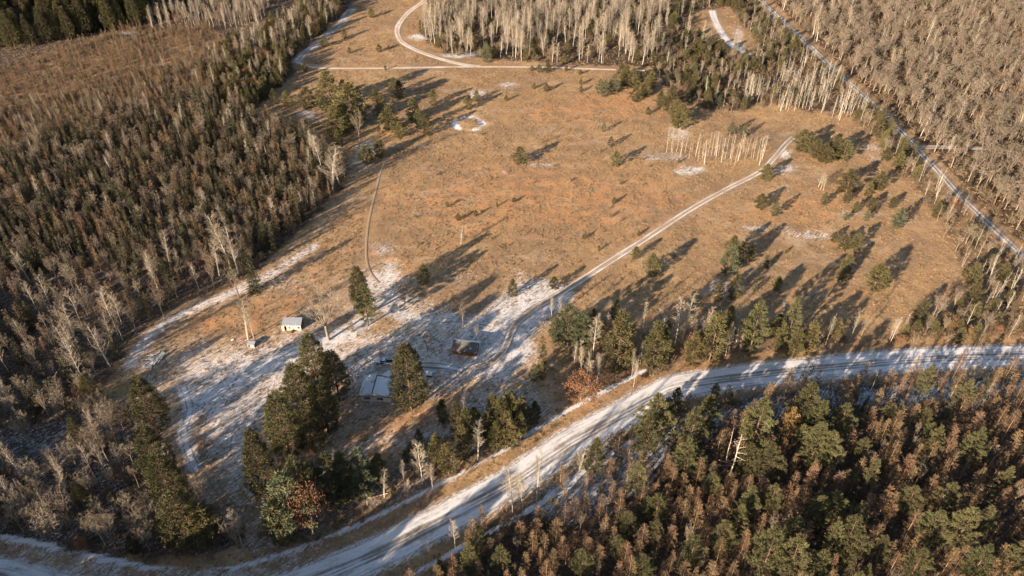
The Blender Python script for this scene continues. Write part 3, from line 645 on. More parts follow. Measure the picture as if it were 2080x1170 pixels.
# upper left field cluster
UC='pines of the cluster in the upper left of the field'
for i,(x,b,t_,ws) in enumerate([(560,212,180,1.2),(585,216,190,1.2),(625,218,183,1.1),(650,222,195,1.0),(672,222,158,1.0),(700,200,168,1.0),(660,235,200,1.2),(718,245,182,1.2),(700,262,215,1.2),(735,255,215,1.1),(685,275,225,1.1),(762,205,185,1.3),(800,192,158,1.1),(812,200,170,1.0),(775,235,200,.8),(795,270,215,1.0),(790,262,225,1.1),(840,245,207,1.0),(852,262,220,1.1),(868,272,238,.9),(815,278,252,1.2),(770,272,255,1.2),(772,318,290,1.3),(745,332,302,1.3),(755,325,305,1.2),(688,295,270,1.0),(880,214,187,1.0),(622,263,243,.9)]):
    T('young_pine' if i%3 else 'white_pine',x,b,t_,'olive pine in the cluster at the upper left of the field',ws,UC)
T('bare_hardwood_tree',732,292,220,'grey bare round tree among the pines at the upper left of the field',.75); T('bare_hardwood_tree',745,250,212,'leafless tree in front of the large pine at the upper left of the field',.7)
for x,b,t_,l in [(952,222,198,'olive bush above the snow ring'),(968,205,188,'blue green bush beside the snow patch above the ring'),(1110,185,172,'low green bush right of the cross track snow patch'),(1085,180,170,'smaller low bush left of the pair above the orange patch'),(1028,205,195,'tiny bush between the snow ring and the orange patch'),(783,142,134,'single bush standing right on the cross track'),(620,145,130,'round bush at the left end of the cross track'),(770,105,92,'bush in the grass above the cross track, near a smaller one'),(790,100,93,'tiny bush in the grass above the cross track'),(710,108,98,'low bush on the bank between snowy path and cross track'),(700,78,62,'bush beside the snowy path at the top'),(755,35,20,'bush in the upper grass left of the loop track'),(660,95,76,'small evergreen beside the snow filled path'),(1180,186,176,'low bush near the upper edge of the orange grass')]:
    T('young_pine',x,b,t_,l,1.1)
T('blue_pine',988,127,92,'blue green spruce like pine in front of the far birch stand',1.0)
for x,b,t_ in [(1095,146,133),(1112,146,130),(1080,143,134),(1178,151,143),(1150,144,134)]: T('young_pine',x,b,t_,'low evergreen bush at the edge of the cross track before the birch stand',1.2,'bushes along the cross track')
MG='dark pines at the head of the open field'
for x,b,t_,k in [(1228,196,168,'blue_pine'),(1245,190,158,'blue_pine'),(1218,190,165,'blue_pine'),(1270,175,140,'young_pine'),(1285,178,145,'young_pine'),(1262,160,135,'young_pine'),(1300,175,150,'young_pine'),(1322,180,150,'young_pine'),(1290,205,180,'young_pine'),(1180,172,162,'young_pine'),(1315,233,220,'young_pine'),(1372,252,212,'young_pine'),(1380,258,218,'young_pine'),(1340,215,190,'young_pine'),(1360,225,185,'young_pine'),(1310,195,165,'young_pine')]: T(k,x,b,t_,'dark green pine at the head of the open field below the birch stand',1.1,MG)
# line between field and road
T('blue_pine',1152,706,622,'grey green pine at the left end of the tree line above the road',1.15)
T('blue_pine',1180,712,635,'blue green pine second from the left in the tree line above the road',.85)
T('young_pine',1128,690,648,'low olive pine leaning on the left end of the roadside tree line',1.1)
T('young_pine',1253,755,640,'tall olive pine in the middle of the roadside tree line',.8)
T('young_pine',1272,735,665,'olive pine tucked behind the tallest olive pine of the tree line',.8)
T('young_pine',1325,750,660,'olive pine with a leaning pale trunk in the roadside tree line',.8)
T('young_pine',1345,740,675,'smaller olive pine beside the white birches of the tree line',.8)
T('young_pine',1440,735,640,'broad olive pine between the birches and the large grey green pine',.9)
T('young_pine',1405,738,680,'olive pine low at the right foot of the white birches',1.0)
T('white_pine',1520,722,615,'large pale green pine with layered branches beside the road, the biggest above it',1.0,var=3)
T('white_pine',1598,695,605,'slim two tiered pine right of the largest roadside pine',.7)
T('young_pine',1640,715,655,'conical olive pine right of the two tiered pine',1.1)
T('young_pine',1610,722,672,'short olive pine between the large pine and the conical pine',1.1)
T('young_pine',1580,700,655,'olive pine directly right of the largest roadside pine',.9)
T('young_pine',1470,700,625,'shaded olive pine behind the largest roadside pine',.7)
T('oak_tree',1180,812,765,'round orange brown oak at the corner above the road bend',1.15)
T('oak_tree',1410,725,680,'orange brown oak low among the white birches of the tree line',.9)
T('oak_tree',1920,668,638,'reddish brown oak at the edge of the right field',1.0)
for x,b,t_,l,ws in [(1370,702,612,'tallest white birch clump of the roadside tree line, left stems',.8),(1383,700,606,'tallest white birch clump of the roadside tree line, right stems',.85),(1347,688,618,'slim white birch left of the tallest birch clump',.6),(1333,680,625,'pale thin birch furthest left of the tallest birch group',.7),(1430,690,625,'white birch right of the tallest birch clump',.6),(1205,725,645,'creamy birch between the grey green pine and the tallest olive pine',.95),(1232,690,640,'pale birch behind the creamy birch',.6),(1217,760,712,'small many branched white tree near the road bend',1.2),(1192,770,715,'white birch low in the left part of the tree line',.7),(1165,745,700,'thin pale birch at the lower left of the tree line',.7),(1180,765,695,'thin straight birch at the left of the tree line',.5),(1300,740,695,'leaning pale stem in the middle of the tree line',.4),(1282,745,700,'pale leaning birch stem right of the tallest olive pine',.4),(1195,790,735,'white birch directly above the orange oak',.9)]:
    T('birch_tree',x,b,t_,l,ws)
# trees right in front of the road, left of the big forest
for x,b,t_,l,ws in [(1042,1040,960,'white birch pair at the lower road verge, left stem',.8),(1063,1040,955,'white birch pair at the lower road verge, right stem',.75),(1170,980,910,'pale branching birch beside the road at the bend',.9),(1088,1030,915,'thin dark stemmed birch standing against the road',.4),(860,1150,1110,'pale bushy birch clump at the lower end of the road',1.1),(925,1115,1060,'thin bare birch at the lower road verge',.8),(970,935,865,'pale branching birch in front of the young pine thicket',.85),(858,985,902,'creamy birch with a tall trunk above the road verge',.9),(880,998,945,'short pale birch right of the creamy birch',.7),(920,950,895,'grey birch between the creamy birch and the pine thicket',.8),(780,1010,955,'pale birch beside the blue green pine above the verge',.8),(828,1010,975,'small pale birch above the verge near a fallen log',.7),(1968,780,735,'bleached many stemmed tree at the far road verge on the right',1.2)]:
    T('birch_tree',x,b,t_,l,ws,var=1 if 'branching' in l or 'clump' in l else None)
for x,b,t_,l,ws,v in [(1482,965,880,'bleached white dead tree with bare forked trunk among the lower right pines',.9,1),(1475,935,870,'broken pale snag behind the forked dead tree',.5,2),(1762,812,755,'leaning bleached trunk beside the road, lower right',.3,2),(1938,828,775,'dead pale tree with short branches in the upper right larches',.9,0),(1885,765,735,'small bleached dead tree on the far road verge',.8,0),(1652,985,940,'broken grey snag under the tall pines, lower right',.5,2),(1680,790,735,'thin dark snag at the road edge, right of the pines',.4,2)]:
    T('dead_tree',x,b,t_,l,ws,var=v)
for x,b,t_,l in [(150,720,665,'tall'),(225,725,655,'tall'),(175,760,690,'short'),(240,660,590,'x')]: T('birch_tree',x,b+20,t_,'white birch standing out at the lower edge of the left forest',.8,'white birches on the left forest edge')
for x,b,t_,ws in [(675,385,300,1.5),(690,375,310,1.2),(655,350,280,1.0),(470,545,440,1.1),(485,560,470,1.0),(345,540,470,.8),(445,560,490,.8),(640,330,270,1.0),(475,260,215,1.0),(465,270,220,.9),(500,280,235,.9)]: T('birch_tree',x,b,t_,'bright white birch at the inner edge of the left forest',ws,'bright birches on the edge of the left forest',var=1)
# pines of the lower right forest that stand out
LR = [(1320,915,805),(1305,945,850),(1345,880,815),(1395,935,830),(1425,900,805),(1385,975,895),(1520,925,810),(1365,860,790),(1510,965,905),(1545,990,905),(1620,880,780),(1645,905,815),(1690,905,822),(1665,960,880),(1640,950,860),(1290,1010,940),(1560,1040,985),(1510,1060,990),(1450,810,778),(1480,830,800),(1680,1060,1000),(1650,1070,1010),(1720,1000,965),(1830,1050,990),(1900,1060,985),(1730,1080,1020),(1270,1090,1040),(1330,1060,1005),(1310,1055,1010),(1540,1180,1075),(1590,1190,1090),(1700,1140,1050),(1770,1150,1090),(1870,1120,1040),(1920,1130,1035),(1980,1090,1030),(1960,1190,1110),(1250,1140,1090),(1400,1150,1090),(975,1140,1070),(1300,1180,1130),(1460,1120,1060),(1600,1110,1050),(1440,1010,960),(1740,935,890),(1880,900,860),(1870,870,830),(1800,860,820),(1180,1170,1120),(1700,880,830),(1650,1180,1120),(1840,1190,1120),(2040,1180,1100)]
for i,(x,b,t_) in enumerate(LR):
    T('yellowing_pine' if i==99 else 'white_pine',x,b,t_,'yellowing pine among the green pines of the lower right forest' if i==99 else 'bright green tufted pine rising above the larches of the lower right forest',1.0 if b-t_>60 else 1.2,None if i==99 else 'tall pines of the lower right forest')
T('yellowing_pine',1590,905,830,'golden needled pine near the road in the lower right forest',.95)

# ------------------------------------------------------------------ forests filled in
EXY = np.array([(t['x'], t['y']) for t in TREES])
BUILD_XY = np.array([G(768,790), G(947,712), G(595,662), G(511,702), G(780,738), G(871,762), G(745,775)])
def fill(poly, sp, mix, label, group, keep=1.0, excl=(), ymin=40, ymax=560, wood=.8, density=None):
    """stand of trees on a jittered grid inside the area; mix = (kind, weight, lowest, highest, width)"""
    P = GG(poly) if not isinstance(poly, np.ndarray) else poly
    x0, x1 = max(P[:,0].min(), -345), min(P[:,0].max(), 370); y0, y1 = max(P[:,1].min(), ymin), min(P[:,1].max(), ymax)
    gx, gy = np.meshgrid(np.arange(x0, x1, sp), np.arange(y0, y1, sp)); Q = np.c_[gx.ravel(), gy.ravel()]
    Q = Q+NPR.uniform(-.48, .48, Q.shape)*sp; ok = in_poly(Q, P) & (NPR.rand(len(Q)) < keep)
    for e in excl: ok &= ~in_poly(Q, GG(e))
    if density is not None: ok &= NPR.rand(len(Q)) < density(Q)
    Q = Q[ok]
    for k, (w, ln) in RW.items():
        if len(Q): Q = Q[line_dist(Q, ln[::3]) > w/2+(1.8 if k=='gravel_road' else 3.2 if k=='forest_road' else 1.0)]
    if not len(Q): return
    for B in (BUILD_XY,): Q = Q[np.min(np.hypot(Q[:,None,0]-B[None,:,0], Q[:,None,1]-B[None,:,1]), 1) > 7]
    d = np.min(np.hypot(Q[:,None,0]-EXY[None,:,0], Q[:,None,1]-EXY[None,:,1]), 1) if len(Q) else np.array([]); Q = Q[d > 2.2]
    wts = np.array([m_[1] for m_ in mix], float); cl = vnoise(Q, 14, sum(map(ord, group)) % 97)
    for (x, y), c in zip(Q, cl):
        w = wts.copy(); w[0] *= .4+1.6*c; w /= w.sum(); m_ = mix[NPR.choice(len(mix), p=w)]
        TREES.append(dict(kind=m_[0], x=x, y=y, h=NPR.uniform(m_[2], m_[3]), ws=m_[4]*(1.25 if m_[0]=='birch_tree' else 1)*NPR.uniform(.85, 1.2), label=label, group=group, ex=False, var=None))
NM = {'slender_birch':'slender white stemmed birch','larch_tree':'bare tan larch','spruce_tree':'narrow dark spruce','birch_tree':'pale stemmed leafless birch','bare_hardwood_tree':'grey leafless broadleaf tree','white_pine':'green tufted pine','blue_pine':'blue green bushy pine','young_pine':'olive green young pine','dense_pine':'dark dense pine','shrub':'low leafless brown shrub','oak_tree':'brown leaved oak','dead_tree':'bleached dead tree','yellowing_pine':'yellowing pine'}
MID = [(0,330),(200,240),(420,200),(520,240),(640,290),(705,335),(700,380),(640,440),(560,510),(500,560),(300,560),(0,560),(-300,560),(-300,380)]
LOWL = [(-400,560),(0,560),(300,560),(500,560),(430,590),(330,640),(262,700),(230,765),(180,800),(60,850),(-400,870)]
UPL = [(-400,420),(-300,380),(0,330),(200,240),(420,200),(505,232),(545,196),(420,120),(200,180),(0,230),(-400,330)]
EDGEL = [(400,140),(520,80),(640,0),(700,-100),(740,-120),(690,40),(640,80),(598,120),(600,150),(545,196),(505,232),(440,200)]
TOPL = [(300,62),(420,60),(520,60),(560,0),(620,-100),(450,-100),(420,0),(310,40)]
H='bare_hardwood_tree'
fill(MARSH, 2.9, [('larch_tree',6,4,8,1.0),('shrub',4,1.8,3.4,1.1),(H,1,3,5,1.0)], 'in the tan marsh at the upper left', 'marsh scrub at the upper left', .95)
fill(UPL, 2.8, [('larch_tree',5,4,8.5,1.0),('birch_tree',.5,7,10,.5),('spruce_tree',.7,5,8,.9),(H,3,4,8,.9),('shrub',2,1.5,3,1.2)], 'in the tan larch belt on the upper left', 'larch belt on the upper left')
fill(MID, 2.75, [('spruce_tree',6.5,5,11,1.0),('larch_tree',3.0,6,10.5,1.1),('birch_tree',.45,8,12,.7),(H,4.2,5,10,.9),('shrub',1.5,1.5,3,1.2)], 'in the dark spruce wood on the left', 'dark spruce wood on the left')
fill(LOWL, 3.9, [(H,4,7,12,.8),('spruce_tree',1.2,7,12,1.1),('birch_tree',1.2,9,14,.8),('shrub',2,1.5,3,1.0),('larch_tree',1.3,8,12,1.0)], 'in the shaded thin wood on the lower left', 'shaded thin wood on the lower left')
fill(EDGEL, 4.2, [('young_pine',4,6,10,.9),(H,3,6,11,.9),('birch_tree',2,8,13,.7),('oak_tree',.4,5,8,.9)], 'in the green belt beside the upper snowy path', 'green belt beside the upper snowy path')
fill(TOPL, 3.8, [('birch_tree',4,8,14,.7),(H,3,7,11,.8),('oak_tree',.25,5,7,.8)], 'in the pale wood at the top left', 'pale wood at the top left')
fill(FAR_PINES, 5.5, [('dense_pine',5,15,21,.9),(H,1,9,13,.9)], 'in the dark pine wood in the far upper left corner', 'dark pine wood in the upper left corner', excl=[[(300,-30),(420,-30),(330,20),(290,20)]])
fill(SW_WOOD, 3.4, [(H,5,7,13,.95),('birch_tree',1.0,10,15,.8),('dense_pine',.3,9,13,.8),('shrub',4,1.5,4,1.4),('young_pine',.5,5,9,1.0),('oak_tree',.35,3,5,.8)], 'in the bare wood at the bottom left', 'bare wood at the bottom left', density=lambda Q: np.where(in_poly(Q, GG([(-40,850),(130,860),(160,930),(60,960),(-60,930)])), .1, .95))
fill(TOP_BIRCH, 3.6, [('birch_tree',4.6,9,15.5,.85),('shrub',2.6,2,4.5,1.3),('young_pine',1.8,4,8,1.1),(H,1.2,8,12,.7)], 'in the tall pale birch stand at the top centre', 'pale birch stand at the top centre', density=lambda Q: .30+.70*(vnoise(Q,16,41)>.36))
fill(NE_MIX, 4.0, [('young_pine',3.2,3,8,1.2),('slender_birch',2.8,6,11,.9),('blue_pine',.7,4,7,.9),('shrub',4,1.5,4,1.2),(H,2,5,8,.9)], 'in the mixed wood at the upper right of the field', 'mixed wood at the upper right of the field', excl=[CLEARING, [(1520,150),(1640,140),(1790,235),(1640,232),(1520,228)]])
fill([(1515,168),(1600,150),(1680,150),(1790,235),(1700,245),(1560,222),(1510,215)], 2.7, [('slender_birch',6,7,11.5,.9),('young_pine',.6,4,7,.9),('shrub',2,2,4,1.2)], 'in the white stemmed birch belt beside the diagonal forest road', 'white birch belt beside the forest road', density=lambda Q: .15+.8*(vnoise(Q,9,43)>.38))
fill(EAST_FOREST, 4.3, [(H,8,5,12,1.3),('birch_tree',1.4,6,13,.9),('spruce_tree',.12,5,9,1.2),('shrub',4.0,2,5,1.4)], 'in the grey leafless wood right of the diagonal road', 'grey wood right of the diagonal road')
fill(EAST_EDGE, 4.1, [('slender_birch',3.0,6,12,.9),(H,2.4,6,10,.9),('young_pine',2.0,4,8,1.2),('shrub',2.4,1.5,3,1.1),('oak_tree',.12,4,6,.8)], 'in the ragged tree belt on the right edge of the field', 'ragged belt on the right edge of the field')
fill([(1640,670),(1700,688),(1850,665),(2080,655),(2250,650),(2250,705),(2080,698),(1893,702),(1722,714),(1640,722)], 4.4, [('young_pine',2,3.5,8,1.0),('shrub',4,1.5,3.5,1.1),(H,1.5,6,9,.7),('oak_tree',.25,3,5,.8)], 'in the scrub along the upper side of the shaded road', 'scrub along the upper side of the shaded road', .85)
fill(ROAD_EDGE, 3.8, [('shrub',4.5,1.5,3.5,1.2),('birch_tree',2.4,6,12,.55),('young_pine',1.8,3,9,.95),('oak_tree',.25,3,5,.7)], 'in the roadside tree line below the field', 'roadside tree line below the field', .85)
fill(S_WOOD, 2.9, [('shrub',5,1.2,2.6,1.2),('young_pine',1.2,3.5,8,1.0),('birch_tree',.9,7,12,.6),('oak_tree',.2,3,4,.8),(H,1,6,9,.7)], 'in the thicket between the house and the road', 'thicket between the house and the road', .95)
sewp = GG([(780,1240),(880,1150),(1060,1010),(1330,850),(1420,820),(1560,790),(1560,830),(1330,930),(1250,1010),(1100,1080),(950,1170),(860,1240)])
FIELD = [(760,420),(860,300),(1000,230),(1200,220),(1380,330),(1560,400),(1750,460),(1850,560),(1800,640),(1500,570),(1250,560),(1000,500),(800,520)]
fill(FIELD, 9, [('shrub',5,.6,1.6,1.1),('young_pine',1.2,.8,2.2,1.1)], 'dotted over the open tan field', 'small bushes dotted over the field', .35)
fill([(640,1165),(760,1140),(900,1075),(1040,1005),(1150,940),(1240,890),(1340,840),(1420,810),(1560,785),(1560,800),(1420,835),(1330,875),(1150,985),(1060,1040),(900,1150),(800,1190),(640,1200)], 4.4, [('shrub',5,1,2.6,1.1),('birch_tree',1.4,4,9,.6),('larch_tree',2,4,8,.9),('young_pine',.6,3,6,.9)], 'on the snowy verge below the wide road', 'scrub on the verge below the road', .45)
fill([(640,1120),(760,1078),(900,1000),(1040,928),(1120,870),(1200,828),(1290,792),(1310,800),(1200,850),(1110,905),(1040,945),(900,1022),(760,1100),(640,1145)], 2.0, [('shrub',6,.5,1.4,1.1),('oak_tree',.12,1.2,2,1.0),('birch_tree',.15,3,6,.5)], 'in the brown weeds on the verge above the wide road', 'weeds on the verge above the road', .6)
sew = lambda Q: np.where(in_poly(Q, sewp), .66, .97)
fill(SE_FOREST, 3.4, [('larch_tree',7.5,6,11.5,1.1),('white_pine',.4,10,15,.75),(H,1.3,6,9,.7),('shrub',.9,1.5,3,1.1),('spruce_tree',.9,5,9,1.0)], 'in the brown larch forest at the lower right', 'brown larch forest at the lower right', density=sew)
fill(np.array([(-330,98),(-330,200),(-190,175),(-150,140),(-136,110),(-150,98)],float), 5.0, [('dense_pine',4,14,20,.9),(H,3,9,14,.9)], 'in the wood left of the frame at the bottom left', 'wood at the far bottom left')
fill(np.array([(-330,20),(-330,95),(-125,88),(-75,84),(-40,74),(0,58),(0,20)],float), 5.6, [('dense_pine',5,16,22,.9),(H,2,10,14,.9)], 'in the wood below the road at the bottom left', 'wood below the road at the bottom left', ymin=20)

# ------------------------------------------------------------------ place: the largest as things of their own, the rest as one mass per kind
import collections
for t in TREES:
    t['z'] = gz(t['x'], t['y'])-.05; u, v, d = proj(t['x'], t['y'], t['z']); u2, v2, _ = proj(t['x'], t['y'], t['z']+t['h'])
    t['vis'] = (-10 < u2 < 2090 or -10 < u < 2090) and v2 < 1172 and v > -4; t['px'] = t['h']/d*(1 if t['kind'] != 'shrub' else 1)
    t['var'] = t['var'] if t['var'] is not None and t['var'] < len(K[t['kind']][0]) else RNG.randrange(len(K[t['kind']][0]))
    t['rot'] = RNG.uniform(0, 6.283)
by = collections.defaultdict(list)
for t in TREES: by[t['kind']].append(t)
# kinds that share a look share one count
NAMES = {'slender_birch':'birch_tree','white_pine':'pine_tree','blue_pine':'pine_tree','dense_pine':'pine_tree','yellowing_pine':'pine_tree','young_pine':'young_pine_tree'}
cnt = collections.defaultdict(list)
for t in TREES: cnt[NAMES.get(t['kind'], t['kind'])].append(t)
n_ind = 0; stuff = []
for nm, lst in cnt.items():
    vis = [t for t in lst if t['vis']]; vis.sort(key=lambda t: (not t['ex'], -t['px'])); ind = vis[:295]; ids = set(map(id, ind))
    rest = [t for t in lst if id(t) not in ids]
    for t in ind:
        meshes, H0, cat = K[t['kind']]; s = t['h']/H0; w = s*t['ws']
        r = empty(nm, (t['x'], t['y'], t['z']), t['rot'], (w, w, s))
        lb = t['label'] if t['ex'] else NM[t['kind']]+' '+t['label']
        tag(r, lb, cat, (t['group'] if t['ex'] or not t['group'] else NM[t['kind']]+' trees of the '+t['group']))
        tr, cr, _ = meshes[t['var']]
        link('trunk', tr, r); link('crown', cr, r); n_ind += 1
    bk = collections.defaultdict(list)
    for t in rest: bk[t['kind']].append(t)
    stuff.extend(bk.items())
def scatter_nodes(name, protos):
    """node group: put one of the plant shapes on every point, with the point's own turn and size"""
    ng = bpy.data.node_groups.new(name, 'GeometryNodeTree')
    ng.interface.new_socket('Geometry', in_out='INPUT', socket_type='NodeSocketGeometry'); ng.interface.new_socket('Geometry', in_out='OUTPUT', socket_type='NodeSocketGeometry')
    N = ng.nodes; gi = N.new('NodeGroupInput'); go = N.new('NodeGroupOutput'); iop = N.new('GeometryNodeInstanceOnPoints'); jn = N.new('GeometryNodeJoinGeometry')
    for p in reversed(protos):
        oi = N.new('GeometryNodeObjectInfo'); oi.inputs['Object'].default_value = p; oi.inputs['As Instance'].default_value = True; ng.links.new(oi.outputs['Geometry'], jn.inputs[0])
    def at(nm, ty):
        a = N.new('GeometryNodeInputNamedAttribute'); a.data_type = ty; a.inputs['Name'].default_value = nm; return a.outputs['Attribute']
    ng.links.new(gi.outputs[0], iop.inputs['Points']); ng.links.new(jn.outputs[0], iop.inputs['Instance'])
    iop.inputs['Pick Instance'].default_value = True; ng.links.new(at('vid','INT'), iop.inputs['Instance Index'])
    e = N.new('FunctionNodeEulerToRotation'); ng.links.new(at('rot','FLOAT_VECTOR'), e.inputs[0]); ng.links.new(e.outputs[0], iop.inputs['Rotation'])
    ng.links.new(at('scl','FLOAT_VECTOR'), iop.inputs['Scale']); ng.links.new(iop.outputs[0], go.inputs[0]); return ng
def mass(name, protos, P, rot, scl, vid, label, cat):
    me = bpy.data.meshes.new(name); me.vertices.add(len(P)); me.vertices.foreach_set('co', np.asarray(P, np.float32).ravel())
    a = me.attributes.new('rot','FLOAT_VECTOR','POINT'); a.data.foreach_set('vector', np.asarray(rot, np.float32).ravel())
    a = me.attributes.new('scl','FLOAT_VECTOR','POINT'); a.data.foreach_set('vector', np.asarray(scl, np.float32).ravel())
    a = me.attributes.new('vid','INT','POINT'); a.data.foreach_set('value', np.asarray(vid, np.int32))
    o = link(name, me); md = o.modifiers.new('scatter', 'NODES'); md.node_group = scatter_nodes(name, protos)
    tag(o, label, cat, kind='stuff'); return o
PROTO = {}
for kind, lst in stuff:
    meshes, H0, cat = K[kind]
    PROTO[kind] = [bpy.data.objects.new(kind+'_shape', m_[2]) for m_ in meshes]
    s = np.array([t['h']/H0 for t in lst]); w = s*np.array([t['ws'] for t in lst])
    mass(kind.replace('_tree','')+'_woodland', PROTO[kind], [(t['x'],t['y'],t['z']) for t in lst], [(0,0,t['rot']) for t in lst], np.c_[w,w,s], [t['var'] for t in lst],
         'mass of '+NM[kind]+' trees filling the woods behind the nearer ones', cat.split()[0]+' woodland')
print('trees', len(TREES), 'individual', n_ind, {k: len(v) for k, v in stuff})
# undergrowth and grass
def litter_at(Q):
    i = np.clip(np.searchsorted(xs, Q[:,0])-1, 0, len(xs)-2); j = np.clip(np.searchsorted(ys, Q[:,1])-1, 0, len(ys)-2); return j*len(xs)+i
def gen_tuft(seed):
    s = TM(seed); n = 26; a = s.r.rand(n)*6.28; d = np.c_[np.cos(a)*.5, np.sin(a)*.5, .55+.5*s.r.rand(n)]
    s.cards(s.r.normal(size=(n,3))*[.16,.16,0], d, .34*(.6+.8*s.r.rand(n)), .06); V = np.vstack(s.CV)
    return bpy.data.objects.new('grass_shape', mesh_from('grass_tuft', V, [np.arange(len(V)).reshape(-1,4)], [M['dryg']]))
Q = np.c_[NPR.uniform(-300, 330, 260000), NPR.uniform(85, 500, 260000)**1.0]
idx = litter_at(Q); u, v, d_ = proj(Q[:,0], Q[:,1]); ok = (u > -60) & (u < 2140) & (v > -20) & (v < 1200)
dens = np.clip(.75-snow[idx]*.75, .08, 1)*(1-.55*litter_shade[idx])*(.15+1.3*vnoise(Q, 2.2, 61)*vnoise(Q, 9, 62)*2); ok &= (NPR.rand(len(Q)) < dens) & (flat[idx] > .3)
Q = Q[ok]; zz = GZ[litter_at(Q)]; sc = NPR.uniform(.5, 1.25, len(Q))
mass('dry_grass', [gen_tuft(101), gen_tuft(102), gen_tuft(103)], np.c_[Q, zz-.03], np.c_[Q[:,0]*0, Q[:,0]*0, NPR.rand(len(Q))*6.28], np.c_[sc*1.3,sc*1.3,sc], NPR.randint(0,3,len(Q)), 'dry tan grass tufts covering the open field and yard', 'grass')
Q = np.c_[NPR.uniform(-300, 330, 60000), NPR.uniform(60, 500, 60000)]; idx = litter_at(Q)
ok = (NPR.rand(len(Q)) < np.clip(litter_shade[idx]*.34-.02, 0, 1)) & (flat[idx] > .6); Q = Q[ok]; zz = GZ[litter_at(Q)]; sc = NPR.uniform(.35, .8, len(Q))
ush = [bpy.data.objects.new('brush_shape', gen_shrub(201+i, tw=7, tww=.06, N=18).build('brush', M['greybark'], M['shrub'])[2]) for i in range(2)]
mass('undergrowth', ush, np.c_[Q, zz-.03], np.c_[Q[:,0]*0, Q[:,0]*0, NPR.rand(len(Q))*6.28], np.c_[sc,sc,sc], NPR.randint(0,2,len(Q)), 'low brown brush covering the forest floor and the verges', 'undergrowth')
print('grass/brush done', len(Q))
# ------------------------------------------------------------------ buildings, pickup and scrap
def snow_roof(name, under, amount=.75, sc=1.2, stripes=0):
    t = NT(name); p = t.n('ShaderNodeTexCoord').outputs['Object']; n = t.noise(t.mapping(p, (1,.55,1)), sc, 4, .65); n2 = t.noise(p, 7, 3)
    f = t.math('ADD', t.math('ADD', amount, t.math('MULTIPLY', t.math('SUBTRACT', n, .5), 1.5)), t.math('MULTIPLY', t.math('SUBTRACT', n2, .5), .35))
    c = t.mix(n2, tuple(x*.7 for x in under), tuple(x*1.25 for x in under))
    if stripes:
        sx = t.n('ShaderNodeSeparateXYZ'); t.l(p, sx.inputs[0]); w = t.math('FRACT', t.math('MULTIPLY', sx.outputs[0], stripes)); f = t.math('SUBTRACT', f, t.math('MULTIPLY', t.step(w, .8, .95), .35))
    t.col(t.mix(t.math('MULTIPLY', t.step(f, .4, .62), .9), c, (.74,.76,.78))); t.bump(n, .4, .05); return t.m
def board_mat(name, a, b, scale=3.5):
    t = NT(name); p = t.n('ShaderNodeTexCoord').outputs['Object']; sx = t.n('ShaderNodeSeparateXYZ'); t.l(p, sx.inputs[0])
    s = t.math('MULTIPLY', t.math('ADD', sx.outputs[0], sx.outputs[1]), scale); fl = t.math('FLOOR', s); wn_ = t.n('ShaderNodeTexWhiteNoise', noise_dimensions='1D'); t.l(fl, wn_.inputs['W'])
    n = t.noise(t.mapping(p, (4,4,.6)), 1.5, 4, .65)
    f = t.math('ADD', t.math('MULTIPLY', wn_.outputs['Value'], .5), t.math('MULTIPLY', n, .6)); c = t.mix(f, a, b)
    gap = t.step(t.math('FRACT', s), .0, .07); t.col(t.mix(gap, tuple(x*.3 for x in a), c)); return t.m
M['w_white'] = board_mat('weathered_cream_siding', (.40,.35,.27), (.66,.60,.48), 2.5)
M['w_house'] = plain_mat('faded_pale_wall', (.58,.55,.49), .9, 0, .35, 1.3)
M['w_rust'] = board_mat('rusty_vertical_boards', (.07,.035,.02), (.26,.13,.05), 3.2)
M['w_dark'] = board_mat('dark_boards', (.06,.05,.045), (.13,.105,.085), 3.0)
M['dark'] = plain_mat('interior_shade', (.012,.012,.013), .9)  # near-black colour standing in for the darkness of unlit interiors
M['r_house'] = snow_roof('snowy_shingle_roof', (.13,.14,.155), .72, .6)
M['r_hut'] = snow_roof('snow_covered_metal_roof', (.24,.27,.31), .26, 1.2, 1.6)
M['r_shed'] = snow_roof('old_metal_roof_with_rust', (.12,.11,.10), .26, .9, 1.3)
M['r_snow'] = snow_roof('deep_snow_roof', (.5,.5,.5), 1.0, .9)
M['trim'] = plain_mat('grey_trim', (.30,.28,.25), .8, 0, .3)
M['rustmetal'] = plain_mat('rusty_metal', (.20,.07,.03), .6, .3, .5, 4)
M['board'] = plain_mat('snowy_grey_boards', (.52,.50,.47), .85, 0, .45, 1.2)
M['board2'] = plain_mat('bare_grey_boards', (.24,.20,.16), .85, 0, .4, 2)
M['paint'] = plain_mat('white_car_paint', (.70,.71,.72), .35, 0, .12, .9)
M['blackp'] = plain_mat('black_plastic_and_shade', (.02,.02,.022), .6); M['glass'] = plain_mat('dark_glass', (.02,.025,.03), .12)
M['rubber'] = plain_mat('tyre_rubber', (.025,.025,.026), .9); M['rim'] = plain_mat('steel_rim', (.45,.45,.46), .4, .6)
M['lamp'] = plain_mat('lamp_glass', (.55,.55,.52), .2); M['redl'] = plain_mat('red_lamp_glass', (.35,.02,.02), .25)
